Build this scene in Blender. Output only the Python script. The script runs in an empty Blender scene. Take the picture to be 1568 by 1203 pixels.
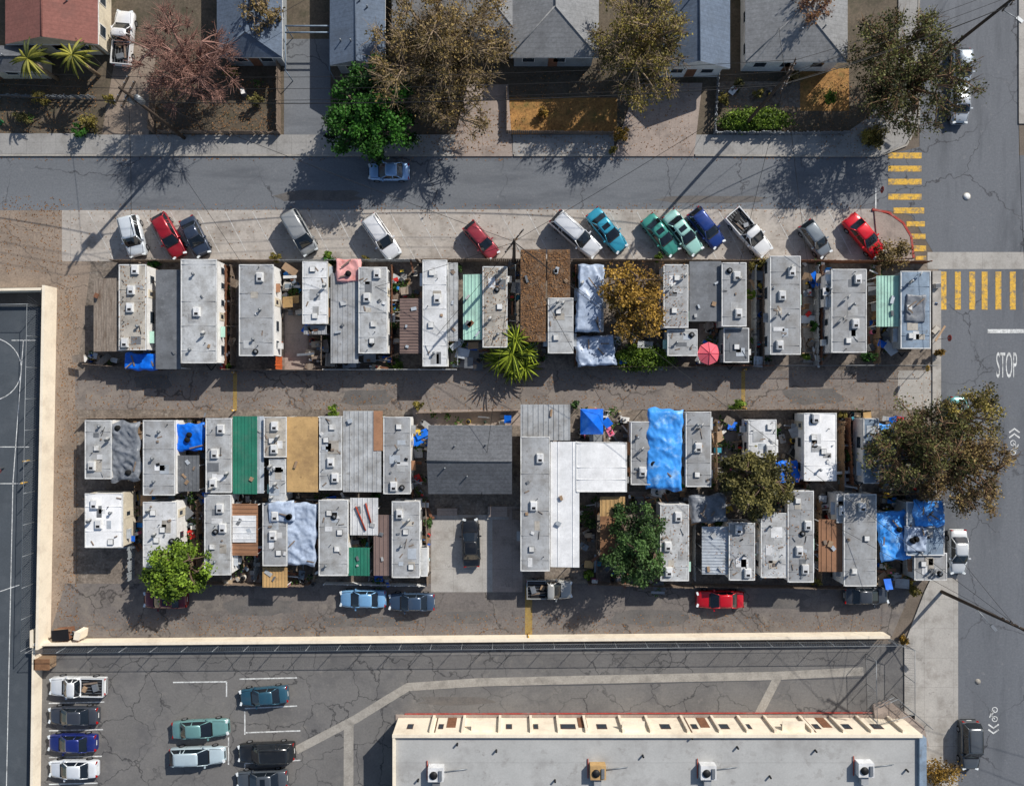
import bpy, math, random
import numpy as np
from mathutils import Vector, Matrix, noise
R=random.Random(7)
CAMH=72.0; SC=15.0
def G(px,py,h=0.0):
    k=(CAMH-h)/CAMH/SC
    return ((px-784)*k, -(py-601.5)*k)
def lin(c):
    o=[]
    for v in c:
        v/=255.0
        o.append(v/12.92 if v<=0.04045 else ((v+0.055)/1.055)**2.4)
    return o
scene=bpy.context.scene
COL=scene.collection
# ---------------------------------------------------------------- materials
MATS={}
def nmat(name):
    m=bpy.data.materials.new(name); m.use_nodes=True
    nt=m.node_tree; b=nt.nodes['Principled BSDF']
    return m,nt,b
def N(nt,t,**k):
    n=nt.nodes.new(t)
    for a,v in k.items(): setattr(n,a,v)
    return n
def noise_node(nt,src,scale,detail=4,rough=.6,stretch=None,off=0):
    mp=N(nt,'ShaderNodeMapping'); nt.links.new(src,mp.inputs[0])
    if stretch: mp.inputs['Scale'].default_value=stretch
    mp.inputs['Location'].default_value=(off,off*1.7,0)
    n=N(nt,'ShaderNodeTexNoise'); n.inputs['Scale'].default_value=scale
    n.inputs['Detail'].default_value=detail; n.inputs['Roughness'].default_value=rough
    nt.links.new(mp.outputs[0],n.inputs['Vector']); return n.outputs['Fac']
def mrange(nt,src,a,b,c,d):
    n=N(nt,'ShaderNodeMapRange'); n.clamp=True
    for i,v in zip((1,2,3,4),(a,b,c,d)): n.inputs[i].default_value=v
    nt.links.new(src,n.inputs[0]); return n.outputs[0]
def mul(nt,a,b):
    n=N(nt,'ShaderNodeMath',operation='MULTIPLY')
    nt.links.new(a,n.inputs[0])
    if isinstance(b,float): n.inputs[1].default_value=b
    else: nt.links.new(b,n.inputs[1])
    return n.outputs[0]
def mixc(nt,f,a,b):
    n=N(nt,'ShaderNodeMix',data_type='RGBA')
    nt.links.new(f,n.inputs['Factor'])
    for s,v in ((n.inputs[6],a),(n.inputs[7],b)):
        if isinstance(v,(tuple,list)): s.default_value=(*v[:3],1)
        else: nt.links.new(v,s)
    return n.outputs[2]
def mat(name,rgb,var=.15,scale=.6,fine=.12,rough=.85,dirt=None,dirt_amt=.5,dirt_scale=.5,dirt_lo=.5,dirt_hi=.68,metal=0,
        crack=None,crack_w=.02,crack_s=.18,crack_lo=.15,stretch=None,bump=0,joint=None,spec=.3,stripes=None,coat=0,finescale=6,rnd=0,
        spots=None,spot_scale=2.2,spot_lo=.6,spot_amt=.5,gain=1.13):
    if name in MATS: return MATS[name]
    m,nt,b=nmat(name)
    L=lambda c:[min(.82,x*gain) for x in lin(c)]
    geo=N(nt,'ShaderNodeNewGeometry').outputs['Position']
    off=sum(map(ord,name))%97
    n1=noise_node(nt,geo,scale,6,.62,stretch,off)
    v=mrange(nt,n1,.3,.7,1-var,1+var)
    if fine:
        n2=noise_node(nt,geo,finescale,3,.7,None,off+3)
        v=mul(nt,v,mrange(nt,n2,.3,.7,1-fine,1+fine))
    if rnd:
        oi=N(nt,'ShaderNodeObjectInfo'); v=mul(nt,v,mrange(nt,oi.outputs['Random'],0,1,1-rnd,1+rnd*.6))
    if stripes:
        sx=N(nt,'ShaderNodeSeparateXYZ'); nt.links.new(geo,sx.inputs[0])
        f=mul(nt,sx.outputs[stripes[0]],1.0/stripes[1])
        fr=N(nt,'ShaderNodeMath',operation='FRACT'); nt.links.new(f,fr.inputs[0])
        v=mul(nt,v,mrange(nt,fr.outputs[0],0.0,.25,1-stripes[2],1))
    vs=N(nt,'ShaderNodeVectorMath',operation='SCALE'); vs.inputs[0].default_value=L(rgb)
    nt.links.new(v,vs.inputs['Scale']); c=vs.outputs[0]
    if dirt:
        n3=noise_node(nt,geo,dirt_scale,8,.68,stretch,off+9)
        c=mixc(nt,mrange(nt,n3,dirt_lo,dirt_hi,0,dirt_amt),c,L(dirt))
    if spots:
        n4=noise_node(nt,geo,spot_scale,5,.7,None,off+31)
        n5=noise_node(nt,geo,spot_scale*.2,3,.6,None,off+37)
        c=mixc(nt,mul(nt,mrange(nt,n4,spot_lo,spot_lo+.06,0,spot_amt),mrange(nt,n5,.42,.58,.2,1)),c,L(spots))
    if joint:
        sx=N(nt,'ShaderNodeSeparateXYZ'); nt.links.new(geo,sx.inputs[0])
        for ax,d in enumerate(joint):
            if not d: continue
            f=mul(nt,sx.outputs[ax],1.0/d)
            fr=N(nt,'ShaderNodeMath',operation='FRACT'); nt.links.new(f,fr.inputs[0])
            c=mixc(nt,mrange(nt,fr.outputs[0],0.0,.06/d,.5,0),c,[x*.35 for x in lin(rgb)])
    if crack:
        mp=N(nt,'ShaderNodeVectorMath',operation='ADD'); nt.links.new(geo,mp.inputs[0])
        nn=N(nt,'ShaderNodeTexNoise'); nn.inputs['Scale'].default_value=.9; nn.inputs['Detail'].default_value=4
        nt.links.new(geo,nn.inputs['Vector'])
        s2=N(nt,'ShaderNodeVectorMath',operation='SCALE'); s2.inputs['Scale'].default_value=1.6
        nt.links.new(nn.outputs['Color'],s2.inputs[0]); nt.links.new(s2.outputs[0],mp.inputs[1])
        vo=N(nt,'ShaderNodeTexVoronoi',feature='DISTANCE_TO_EDGE'); vo.inputs['Scale'].default_value=crack_s
        nt.links.new(mp.outputs[0],vo.inputs['Vector'])
        msk=noise_node(nt,geo,.12,2,.5,None,off+20)
        f=mul(nt,mrange(nt,vo.outputs['Distance'],0,crack_w,.85,0),mrange(nt,msk,.4,.55,crack_lo,1))
        c=mixc(nt,f,c,lin(crack))
    nt.links.new(c,b.inputs['Base Color'])
    b.inputs['Roughness'].default_value=rough; b.inputs['Metallic'].default_value=metal
    b.inputs['Specular IOR Level'].default_value=spec
    if coat: b.inputs['Coat Weight'].default_value=coat; b.inputs['Coat Roughness'].default_value=.05
    if bump:
        bp=N(nt,'ShaderNodeBump'); bp.inputs['Strength'].default_value=bump; bp.inputs['Distance'].default_value=.05
        nt.links.new(noise_node(nt,geo,9,5,.7),bp.inputs['Height']); nt.links.new(bp.outputs[0],b.inputs['Normal'])
    MATS[name]=m; return m
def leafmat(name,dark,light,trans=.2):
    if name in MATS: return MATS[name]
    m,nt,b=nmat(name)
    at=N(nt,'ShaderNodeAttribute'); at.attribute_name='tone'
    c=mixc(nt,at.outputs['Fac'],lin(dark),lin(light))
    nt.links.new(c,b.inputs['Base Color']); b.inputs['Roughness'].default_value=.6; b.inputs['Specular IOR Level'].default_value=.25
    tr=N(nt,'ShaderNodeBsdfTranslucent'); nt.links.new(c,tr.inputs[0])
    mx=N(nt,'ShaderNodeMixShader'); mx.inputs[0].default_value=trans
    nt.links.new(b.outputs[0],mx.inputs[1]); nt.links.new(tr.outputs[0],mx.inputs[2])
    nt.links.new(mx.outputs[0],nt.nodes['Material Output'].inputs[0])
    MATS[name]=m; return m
def paint(rgb):
    return mat('car_paint_%d_%d_%d'%rgb,rgb,var=.06,fine=.03,rough=.28,metal=.25,spec=.5,coat=.8,dirt=(120,112,100),dirt_amt=.12,dirt_scale=1.2)
glass=mat('car_glass',(22,28,34),var=.1,fine=0,rough=.06,spec=.9)
wglass=mat('window_glass',(40,50,60),var=.2,fine=0,rough=.08,spec=.8)
rubber=mat('tyre_rubber',(22,22,22),rough=.9); chrome=mat('chrome_trim',(170,172,175),metal=.8,rough=.3)
blackp=mat('black_plastic',(25,25,27),rough=.6)
redl=mat('tail_light_red',(150,15,12),rough=.2); whl=mat('head_lamp',(215,220,222),rough=.15,spec=.8)
white=mat('white_paint',(205,205,203),var=.1,fine=.08,dirt=(136,131,123),dirt_amt=.7,dirt_scale=1)
wall_w=mat('wall_white_siding',(218,216,212),var=.08,dirt=(140,132,122),dirt_amt=.4,stripes=(2,.2,.25))
wall_c=mat('wall_cream_siding',(196,186,166),var=.1,dirt=(120,108,95),dirt_amt=.5,stripes=(2,.2,.25))
wall_g=mat('wall_grey_siding',(140,145,148),var=.1,dirt=(80,75,70),dirt_amt=.5,stripes=(2,.2,.25))
wall_t=mat('wall_tan',(146,122,98),var=.12,dirt=(80,68,56),dirt_amt=.5)
wood=mat('weathered_wood',(118,104,92),var=.3,scale=2,fine=.25,stretch=(1,1,4))
wood_r=mat('red_brown_wood',(116,80,60),var=.25,scale=2,fine=.2)
polew=mat('utility_pole_wood',(66,56,48),var=.2)
steel=mat('galvanised_steel',(130,134,138),metal=.5,rough=.5)
def roofm(nm,rgb,d=(112,108,103),amt=.75,s=(92,87,80),sa=.5,**k):
    return mat(nm,rgb,var=.14,scale=.9,fine=.08,rough=.7,dirt=d,dirt_amt=amt,dirt_scale=.7,dirt_lo=.42,dirt_hi=.70,rnd=.14,spots=s,spot_scale=2.6,spot_lo=.57,spot_amt=sa,**k)
RA=roofm('roof_coating_grey',(152,154,156)); RB=roofm('roof_coating_light',(170,172,173)); RCc=roofm('roof_coating_warm',(168,162,152))
RW=roofm('roof_coating_white',(204,205,206),d=(156,155,152),amt=.6,s=(124,120,114)); RWW=roofm('roof_fresh_white',(236,237,238),d=(205,206,206),amt=.4,s=(190,188,184),sa=.3)
RD=roofm('roof_membrane_dark',(106,109,113),d=(75,76,78),s=(130,132,134)); RBl=roofm('roof_blue_grey',(124,140,156),d=(88,98,110))
RWe=mat('weathered_grey_board_roof',(134,122,110),var=.3,scale=2,fine=.2,stretch=(3,.5,1),dirt=(92,74,60),dirt_amt=.8,dirt_scale=.9,stripes=(0,.28,.3))
RR=mat('rusty_metal_roof',(125,92,66),var=.25,scale=1.2,fine=.2,dirt=(80,52,36),dirt_amt=.8,dirt_scale=.7)
RLV=mat('leaf_littered_roof',(98,74,54),var=.35,scale=2.5,fine=.45,finescale=4,dirt=(138,124,108),dirt_amt=.6,dirt_scale=1.2,spots=(60,44,32),spot_scale=3)
RTan=mat('tan_board_roof',(176,144,98),var=.15,fine=.1,dirt=(120,96,70),dirt_amt=.6,spots=(100,80,60))
RBr=mat('brown_awning_metal',(146,108,82),var=.12,fine=.08,dirt=(90,70,56),dirt_amt=.5,rnd=.15)
RMauve=mat('mauve_awning_metal',(118,100,94),var=.12,fine=.08,dirt=(84,72,68),dirt_amt=.5)
RGr=mat('green_corrugated_roof',(40,110,90),var=.15,fine=.08,dirt=(76,112,98),dirt_amt=.6)
RMint=mat('mint_fibreglass_roof',(164,200,184),var=.12,fine=.06,dirt=(126,144,134),dirt_amt=.6)
RRed=mat('red_patch_metal',(150,62,44),var=.2)
RAl=mat('aluminium_sheet',(172,178,184),var=.15,scale=1.5,fine=.08,metal=.2,rough=.5,dirt=(112,112,108),dirt_amt=.6,spots=(120,96,76))
TB=mat('blue_tarp_poly',(12,96,200),var=.22,scale=1.2,fine=.08,rough=.4,dirt=(90,150,214),dirt_amt=.5)
TB2=mat('pale_blue_tarp_poly',(60,138,214),var=.25,scale=1.2,fine=.08,rough=.4,dirt=(160,194,226),dirt_amt=.7,dirt_scale=.9)
TS=mat('silver_tarp_poly',(156,168,186),var=.25,scale=1.4,fine=.1,rough=.4,dirt=(100,114,136),dirt_amt=.8,dirt_scale=.9)
TG=mat('grey_tarp_poly',(112,116,122),var=.25,scale=1.4,fine=.1,rough=.4,dirt=(62,66,74),dirt_amt=.7,dirt_scale=1.1)
TP=mat('pink_tarp_poly',(206,150,146),var=.2,scale=1.4,fine=.1,rough=.5,dirt=(170,90,80),dirt_amt=.7,dirt_scale=1.2)
shin_g=mat('shingle_grey',(128,129,130),var=.1,scale=.8,fine=.2,finescale=4,dirt=(100,100,100),dirt_amt=.5,stripes=(1,.42,.18))
shin_b=mat('shingle_blue_grey',(90,102,118),var=.12,scale=.8,fine=.2,finescale=4,dirt=(80,88,98),dirt_amt=.5,stripes=(1,.42,.18))
shin_r=mat('shingle_red_brown',(126,84,76),var=.1,scale=.8,fine=.18,finescale=4,dirt=(106,76,70),dirt_amt=.5,stripes=(1,.42,.15))
shin_d=mat('shingle_charcoal',(92,94,98),var=.12,scale=.8,fine=.25,finescale=4,dirt=(72,73,76),dirt_amt=.6,stripes=(1,.42,.25))
# ground mats
g_base=mat('ground_earth',(104,94,84),var=.25,scale=.15,fine=.2,dirt=(78,70,60),dirt_amt=.6,dirt_scale=.2)
g_st=mat('street_asphalt',(104,107,111),var=.10,scale=.12,fine=.13,finescale=5,stretch=(.2,1,1),dirt=(82,85,90),dirt_amt=.75,dirt_scale=.4,crack=(58,58,62),crack_w=.008,crack_s=.1,spots=(124,124,126),spot_scale=1.2,spot_lo=.6)
g_st2=mat('avenue_asphalt',(98,101,106),var=.12,scale=.12,fine=.13,finescale=5,stretch=(1,.15,1),dirt=(78,81,86),dirt_amt=.75,dirt_scale=.4,crack=(56,56,60),crack_w=.008,crack_s=.1,spots=(120,120,122),spot_scale=1.2,spot_lo=.6)
g_cn=mat('parking_concrete',(164,157,149),var=.12,scale=.25,fine=.12,finescale=4,dirt=(124,116,108),dirt_amt=.85,dirt_scale=.4,joint=(4.1,2.6),spots=(84,80,78),spot_scale=.9,spot_lo=.58,spot_amt=.4)
g_al=mat('alley_asphalt',(118,110,104),var=.14,scale=.2,fine=.2,finescale=5,dirt=(142,132,120),dirt_amt=.6,dirt_scale=.35,crack=(64,58,55),crack_w=.014,crack_s=.14,spots=(92,86,82),spot_scale=.8,spot_lo=.55,spot_amt=.6)
g_lane=mat('lane_asphalt_worn',(106,100,96),var=.16,scale=.2,fine=.2,finescale=5,dirt=(132,124,114),dirt_amt=.65,dirt_scale=.4,crack=(56,53,51),crack_w=.014,crack_s=.16,spots=(80,76,74),spot_scale=.8,spot_lo=.54,spot_amt=.6)
g_left=mat('side_lane_dirt',(134,120,107),var=.16,scale=.3,fine=.22,finescale=5,dirt=(102,92,83),dirt_amt=.7,dirt_scale=.3,crack=(80,72,66),crack_w=.01,spots=(154,138,118),spot_scale=1)
g_lot=mat('parking_lot_asphalt',(106,104,102),var=.12,scale=.2,fine=.13,finescale=5,dirt=(86,85,86),dirt_amt=.8,dirt_scale=.25,crack=(50,50,52),crack_w=.022,crack_s=.3,crack_lo=.3,spots=(124,120,115),spot_scale=.9,spot_lo=.57)
g_court=mat('court_asphalt',(70,76,82),var=.1,scale=.3,fine=.1,dirt=(86,91,96),dirt_amt=.6)
g_yard=mat('yard_dirt_and_slab',(118,108,98),var=.3,scale=.8,fine=.35,finescale=4,dirt=(68,61,54),dirt_amt=.8,dirt_scale=1.1,spots=(156,148,138),spot_scale=1.6,spot_lo=.56,spot_amt=.6)
g_yard2=mat('front_yard_soil',(88,79,67),var=.25,scale=.4,fine=.3,finescale=4,dirt=(60,60,44),dirt_amt=.7,dirt_scale=.6,spots=(124,110,92),spot_scale=1.5)
g_lawn=mat('dry_lawn',(146,108,62),var=.35,scale=.8,fine=.4,finescale=4,dirt=(92,88,46),dirt_amt=.85,dirt_scale=.8,bump=.4)
g_slab=mat('concrete_slab',(160,156,150),var=.12,scale=.4,fine=.12,dirt=(122,116,109),dirt_amt=.7,joint=(3,3),spots=(104,100,96),spot_scale=1)
g_walk=mat('sidewalk_concrete',(142,140,137),var=.12,scale=.4,fine=.12,dirt=(108,105,101),dirt_amt=.7,joint=(1.5,1.5),spots=(98,94,90),spot_scale=1)
g_strip=mat('drain_strip_concrete',(150,145,137),var=.14,scale=.8,fine=.15,dirt=(114,110,104),dirt_amt=.8,dirt_scale=.7)
g_drive=mat('pinkish_drive_concrete',(148,135,126),var=.12,scale=.4,fine=.14,dirt=(110,101,95),dirt_amt=.7,joint=(3,3),spots=(96,90,86),spot_scale=1)
m_y=mat('road_paint_yellow',(204,162,68),var=.12,scale=3,fine=.25,dirt=(112,108,100),dirt_amt=.85,dirt_scale=1.8,dirt_lo=.48,dirt_hi=.62)
m_w=mat('road_paint_white',(205,206,204),var=.1,scale=3,fine=.25,dirt=(115,115,115),dirt_amt=.8,dirt_scale=1.8,dirt_lo=.46)
m_wf=mat('road_paint_faded',(184,182,178),var=.1,scale=3,fine=.25,dirt=(150,144,136),dirt_amt=.95,dirt_scale=1.5,dirt_lo=.44)
m_red=mat('kerb_paint_red',(156,62,54),var=.2,scale=3,fine=.2,dirt=(140,120,112),dirt_amt=.8,dirt_scale=1)
m_patch=mat('asphalt_patch',(80,80,82),var=.12,fine=.12)
m_cream=mat('cream_stucco',(224,210,190),var=.06,fine=.06,dirt=(180,164,146),dirt_amt=.5)
# ---------------------------------------------------------------- mesh builder
class MB:
    def __init__(s,name): s.name=name; s.v=[]; s.f=[]; s.fm=[]; s.ms=[]; s.sm=[]
    def mi(s,m):
        if m not in s.ms: s.ms.append(m)
        return s.ms.index(m)
    def add(s,vs,fs,m,smooth=False):
        b=len(s.v); s.v.extend(vs); i=s.mi(m)
        for f in fs: s.f.append(tuple(b+k for k in f)); s.fm.append(i); s.sm.append(smooth)
    def box(s,x0,y0,z0,x1,y1,z1,m):
        if x0>x1:x0,x1=x1,x0
        if y0>y1:y0,y1=y1,y0
        v=[(x0,y0,z0),(x1,y0,z0),(x1,y1,z0),(x0,y1,z0),(x0,y0,z1),(x1,y0,z1),(x1,y1,z1),(x0,y1,z1)]
        s.add(v,[(3,2,1,0),(4,5,6,7),(0,1,5,4),(1,2,6,5),(2,3,7,6),(3,0,4,7)],m)
    def obox(s,c,l,ang,m,pitch=0):
        M=Matrix.Translation(c)@Matrix.Rotation(ang,4,'Z')@Matrix.Rotation(pitch,4,'Y')
        x,y,z=l[0]/2,l[1]/2,l[2]/2
        v=[tuple(M@Vector(p)) for p in [(-x,-y,-z),(x,-y,-z),(x,y,-z),(-x,y,-z),(-x,-y,z),(x,-y,z),(x,y,z),(-x,y,z)]]
        s.add(v,[(3,2,1,0),(4,5,6,7),(0,1,5,4),(1,2,6,5),(2,3,7,6),(3,0,4,7)],m)
    def tube(s,a,b,r0,r1,n,m,smooth=True,cap=True):
        a=Vector(a); b=Vector(b); d=(b-a)
        if d.length<1e-5: return
        d.normalize(); u=d.orthogonal().normalized(); w=d.cross(u)
        v=[]
        for p,r in ((a,r0),(b,r1)):
            for i in range(n):
                t=2*math.pi*i/n; v.append(tuple(p+u*(r*math.cos(t))+w*(r*math.sin(t))))
        f=[(i,(i+1)%n,n+(i+1)%n,n+i) for i in range(n)]
        if cap: f+= [tuple(range(n-1,-1,-1)),tuple(range(n,2*n))]
        s.add(v,f,m,smooth)
    def cone(s,c,r,h,n,m,rim=0):
        v=[(c[0]+r*math.cos(2*math.pi*i/n),c[1]+r*math.sin(2*math.pi*i/n),c[2]) for i in range(n)]+[(c[0],c[1],c[2]+h)]
        s.add(v,[(i,(i+1)%n,n) for i in range(n)],m)
    def build(s,parent=None):
        if not s.v: return None
        xs=[p[0] for p in s.v]; ys=[p[1] for p in s.v]
        ox,oy=(min(xs)+max(xs))/2,(min(ys)+max(ys))/2
        me=bpy.data.meshes.new(s.name)
        me.from_pydata([(p[0]-ox,p[1]-oy,p[2]) for p in s.v],[],s.f)
        for m in s.ms: me.materials.append(m)
        me.polygons.foreach_set('material_index',s.fm); me.polygons.foreach_set('use_smooth',s.sm)
        me.update()
        o=bpy.data.objects.new(s.name,me); o.location=(ox,oy,0); COL.objects.link(o)
        return o
def sheet(name,pts,z,m,th=0):
    b=MB(name); P=[G(*p) for p in pts]; n=len(P)
    A=sum(P[i][0]*P[(i+1)%n][1]-P[(i+1)%n][0]*P[i][1] for i in range(n))
    if A<0: P=P[::-1]
    if th:
        v=[(p[0],p[1],z-th) for p in P]+[(p[0],p[1],z) for p in P]
        f=[tuple(range(n,2*n))]+[(i,(i+1)%n,n+(i+1)%n,n+i) for i in range(n)]
    else: v=[(p[0],p[1],z) for p in P]; f=[tuple(range(n))]
    b.add(v,f,m); return b.build()
def rect(name,x0,y0,x1,y1,z,m,th=0): return sheet(name,[(x0,y0),(x1,y0),(x1,y1),(x0,y1)],z,m,th)
def band(b,pts,w,z,m,h=0):
    P=[Vector(G(*p)) for p in pts]
    L=[];Rr=[]
    for i,p in enumerate(P):
        d=Vector((0,0))
        if i>0: d+=(p-P[i-1]).normalized()
        if i<len(P)-1: d+=(P[i+1]-p).normalized()
        d.normalize(); n=Vector((-d.y,d.x)); L.append(p+n*w/2); Rr.append(p-n*w/2)
    for i in range(len(P)-1):
        if h: 
            v=[(*Rr[i],z-h),(*Rr[i+1],z-h),(*L[i+1],z-h),(*L[i],z-h),(*Rr[i],z),(*Rr[i+1],z),(*L[i+1],z),(*L[i],z)]
            b.add(v,[(4,5,6,7),(0,1,5,4),(1,2,6,5),(2,3,7,6),(3,0,4,7)],m)
        else: b.add([(*Rr[i],z),(*Rr[i+1],z),(*L[i+1],z),(*L[i],z)],[(0,1,2,3)],m)
# ---------------------------------------------------------------- ground
b=MB('ground'); b.add([(-1500,-1500,0),(1500,-1500,0),(1500,1500,0),(-1500,1500,0)],[(0,1,2,3)],g_base); b.build()
rect('street',-1500,238,1440,322,.010,g_st)
sheet('avenue',[(1408,-1500),(1560,-1500),(1560,238),(1640,238),(1640,2600),(1466,2600),(1466,900),(1437,800),(1437,400),(1395,330),(1358,322),(1358,238),(1408,225)],.014,g_st2)
sheet('parking_strip_pavement',[(95,322),(1340,320),(1378,345),(1400,400),(95,400)],.012,g_cn)
rect('dirt_lot',-400,322,95,440,.006,g_left)
sheet('side_lane_pavement',[(95,400),(140,400),(118,568),(115,980),(60,985),(80,440),(88,400)],.008,g_left)
rect('mobile_home_park_yard',118,400,1437,895,.004,g_yard)
rect('alley_road',115,567,1437,627,.012,g_al)
rect('alley_apron_pavement',1375,567,1437,627,.016,g_slab)
sheet('service_lane_road',[(100,893),(1400,893),(1365,975),(75,975)],.013,g_lane)
sheet('parking_lot_pavement',[(-20,985),(1385,985),(1385,2400),(-20,2400)],.008,g_lot)
rect('sports_court_pavement',-700,470,62,1500,.013,g_court)
rect('front_yard_ground',-400,-600,1405,212,.004,g_yard2)
rect('sidewalk',-600,207,700,237,.12,g_walk,.12)
rect('sidewalk',785,207,940,237,.12,g_walk,.12)
sheet('sidewalk',[(1060,207),(1290,207),(1330,180),(1375,100),(1375,-700),(1404,-700),(1404,190),(1385,222),(1345,238),(1060,237)],.12,g_walk,.12)
rect('sidewalk',1559,-700,1700,190,.12,g_slab,.12)
sheet('sidewalk',[(1427,415),(1440,415),(1440,800),(1466,890),(1466,2200),(1384,2200),(1384,985),(1415,905),(1427,880)],.12,g_slab,.12)
rect('driveway',435,60,506,237,.016,g_st)
sheet('driveway',[(180,70),(240,70),(225,237),(150,237)],.016,g_left)
sheet('driveway',[(715,130),(778,130),(785,240),(690,240)],.13,g_drive,.13)
sheet('driveway',[(975,128),(1075,128),(1062,240),(938,240)],.13,g_drive,.13)
rect('driveway',0,205,150,236,.13,g_walk)
rect('front_lawn',780,150,945,206,.012,g_lawn)
rect('front_lawn',1225,105,1300,170,.012,g_lawn)
rect('front_lawn',1100,125,1225,165,.012,g_yard)
rect('patio_driveway',660,788,754,906,.018,g_slab)
rect('patio_driveway',754,775,800,906,.02,g_drive)
rect('patio_walkway',632,627,797,652,.018,g_drive)
rect('gutter_pavement',1420,386,1640,412,.020,g_slab)
rect('concrete_pad',436,478,471,568,.016,g_drive)
for i,(x0,y0,x1,y1) in enumerate([(1230,405,1262,555),(1070,495,1105,560),(1150,430,1178,560),(785,525,835,562),(690,525,740,562),(1090,645,1145,705),(1285,640,1320,752),(340,880,400,894),(190,757,217,800),(270,757,311,800),(1346,700,1400,752),(960,752,1010,772)]): rect('concrete_patio',x0,y0,x1,y1,.009,[g_slab,g_drive][i%2])
sheet('corner_planting_bed',[(1338,322),(1370,333),(1392,355),(1398,395),(1345,398)],.13,g_drive,.13)
b=MB('red_kerb'); band(b,[(1335,321),(1360,326),(1382,342),(1394,362),(1398,395)],.22,.16,m_red,.16); b.build()
b=MB('kerb'); band(b,[(-600,238.5),(698,238.5)],.18,.15,g_strip,.15); band(b,[(787,238.5),(936,238.5)],.18,.15,g_strip,.15); band(b,[(1064,238.5),(1345,239.5),(1387,223),(1406,191),(1406,-600)],.18,.15,g_strip,.15); b.build()
b=MB('drain_strip_path')
for i,pl in enumerate([[(1322,1027),(1190,1034),(890,1040),(730,1044),(625,1051),(590,1072),(545,1100),(453,1148)],[(1190,1038),(1158,1100)],[(534,1106),(533,1400)]]):
    band(b,pl,.85 if i<2 else 1.0,.017+.004*i,g_strip)
band(b,[(1322,1037),(890,1048),(735,1050)],.12,.016,m_patch)
b.build()
pm1=mat('asphalt_repair_dark',(92,89,87),var=.15,fine=.2,dirt=(108,103,98),dirt_amt=.9,dirt_scale=.8,dirt_lo=.42)
for i,(cx,cy,rx,ry) in enumerate([(236,585,30,13),(560,608,45,12),(1245,606,48,14),(390,928,60,14),(995,946,70,12),(1195,920,48,14),(490,300,70,9),(1470,650,14,50),(700,1072,60,7),(560,952,80,8),(1090,306,90,6),(720,944,40,10)]):
    pts=[(cx+rx*math.copysign(abs(math.cos(t*math.pi/9))**.5,math.cos(t*math.pi/9))*R.uniform(.7,1.1),cy+ry*math.copysign(abs(math.sin(t*math.pi/9))**.5,math.sin(t*math.pi/9))*R.uniform(.7,1.1)) for t in range(18)]
    sheet('asphalt_patch',pts,.019,pm1)
# ---------------------------------------------------------------- markings
def bars(name,L,m,z=.026):
    b=MB(name)
    for (x0,y0,x1,y1) in L:
        p=G(x0,y0);q=G(x1,y1); b.add([(p[0],q[1],z),(q[0],q[1],z),(q[0],p[1],z),(p[0],p[1],z)],[(0,1,2,3)],m)
    b.build()
bars('crosswalk_marking',[(1360,y,1411,y+9) for y in (234,254,274,297)]+[(1368,318,1415,327),(1388,339,1416,347),(1394,358,1417,366),(1398,376,1418,385),(1402,392,1418,398)],m_y)
bars('crosswalk_marking',[(x,416,x+9,474) for x in (1440,1462,1484,1503,1524,1546,1568,1590)],m_y)
bars('stop_line_marking',[(1512,504,1640,510)],m_w)
bars('lane_line_marking',[(1340,288,1341.8,320),(1572,520,1575,1300)],m_w)
b=MB('parking_stall_marking')
for k in range(29):
    x=135+k*42; band(b,[(x,324),(x+38,396)],.09,.022,m_wf)
b.build()
b=MB('parking_lot_marking')
for pl in [[(265,1044),(347,1043)],[(347,1043),(347,1066)],[(367,1039),(455,1037)],[(375,1084),(455,1080)],[(375,1088),(375,1124)],[(375,1121),(460,1118)],[(350,1128),(350,1170)],[(280,1102),(350,1100)],[(375,1168),(460,1163)],[(262,1146),(350,1142)],[(75,1076),(160,1074)],[(75,1118),(158,1116)],[(75,1159),(156,1157)],[(75,1200),(150,1198)],[(375,1168),(375,1205)]]:
    band(b,pl,.13,.022,m_w)
b.build()
b=MB('court_line_marking')
for pl in [[(18,521),(55,521)],[(36,521),(20,740),(8,1300)],[(0,684),(45,684)],[(0,740),(42,740)]]: band(b,pl,.08,.02,m_w)
cx,cy=-15,565
band(b,[(cx+48*math.cos(t),cy+48*math.sin(t)) for t in [(-90+i*10)*math.pi/180 for i in range(19)]],.08,.023,m_w)
band(b,[(0,905),(30,895)],.08,.023,m_w)
b.build()
b=MB('basketball_hoop'); x,y=G(6,716); b.tube((x,y,0),(x,y,3.0),.08,.07,8,steel); b.tube((x,y,3.0),(x+1.2,y,3.2),.06,.05,6,steel); b.box(x+1.2,y-.9,2.8,x+1.25,y+.9,3.9,white); b.tube((x+1.25,y,3.05),(x+1.45,y,3.05),.03,.03,5,RRed)
for i in range(10):
    a0,a1=2*math.pi*i/10,2*math.pi*(i+1)/10; b.tube((x+1.68+.23*math.cos(a0),y+.23*math.sin(a0),3.05),(x+1.68+.23*math.cos(a1),y+.23*math.sin(a1),3.05),.015,.015,4,RRed)
b.build()
def textmark(txt,px,py,w,h,rot):
    cu=bpy.data.curves.new('t','FONT'); cu.body=txt; cu.align_x='CENTER'; cu.align_y='CENTER'; o=bpy.data.objects.new('t',cu); COL.objects.link(o)
    bpy.context.view_layer.update(); me=bpy.data.meshes.new_from_object(o); d=o.dimensions.copy(); bpy.data.objects.remove(o)
    o=bpy.data.objects.new('stop_road_marking',me); COL.objects.link(o); me.materials.append(m_w)
    x,y=G(px,py); o.location=(x,y,.028); o.scale=(w/d.x,h/d.y,1); o.rotation_euler=(0,0,rot)
textmark('STOP',1541,561,2.1,2.6,0)
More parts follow.
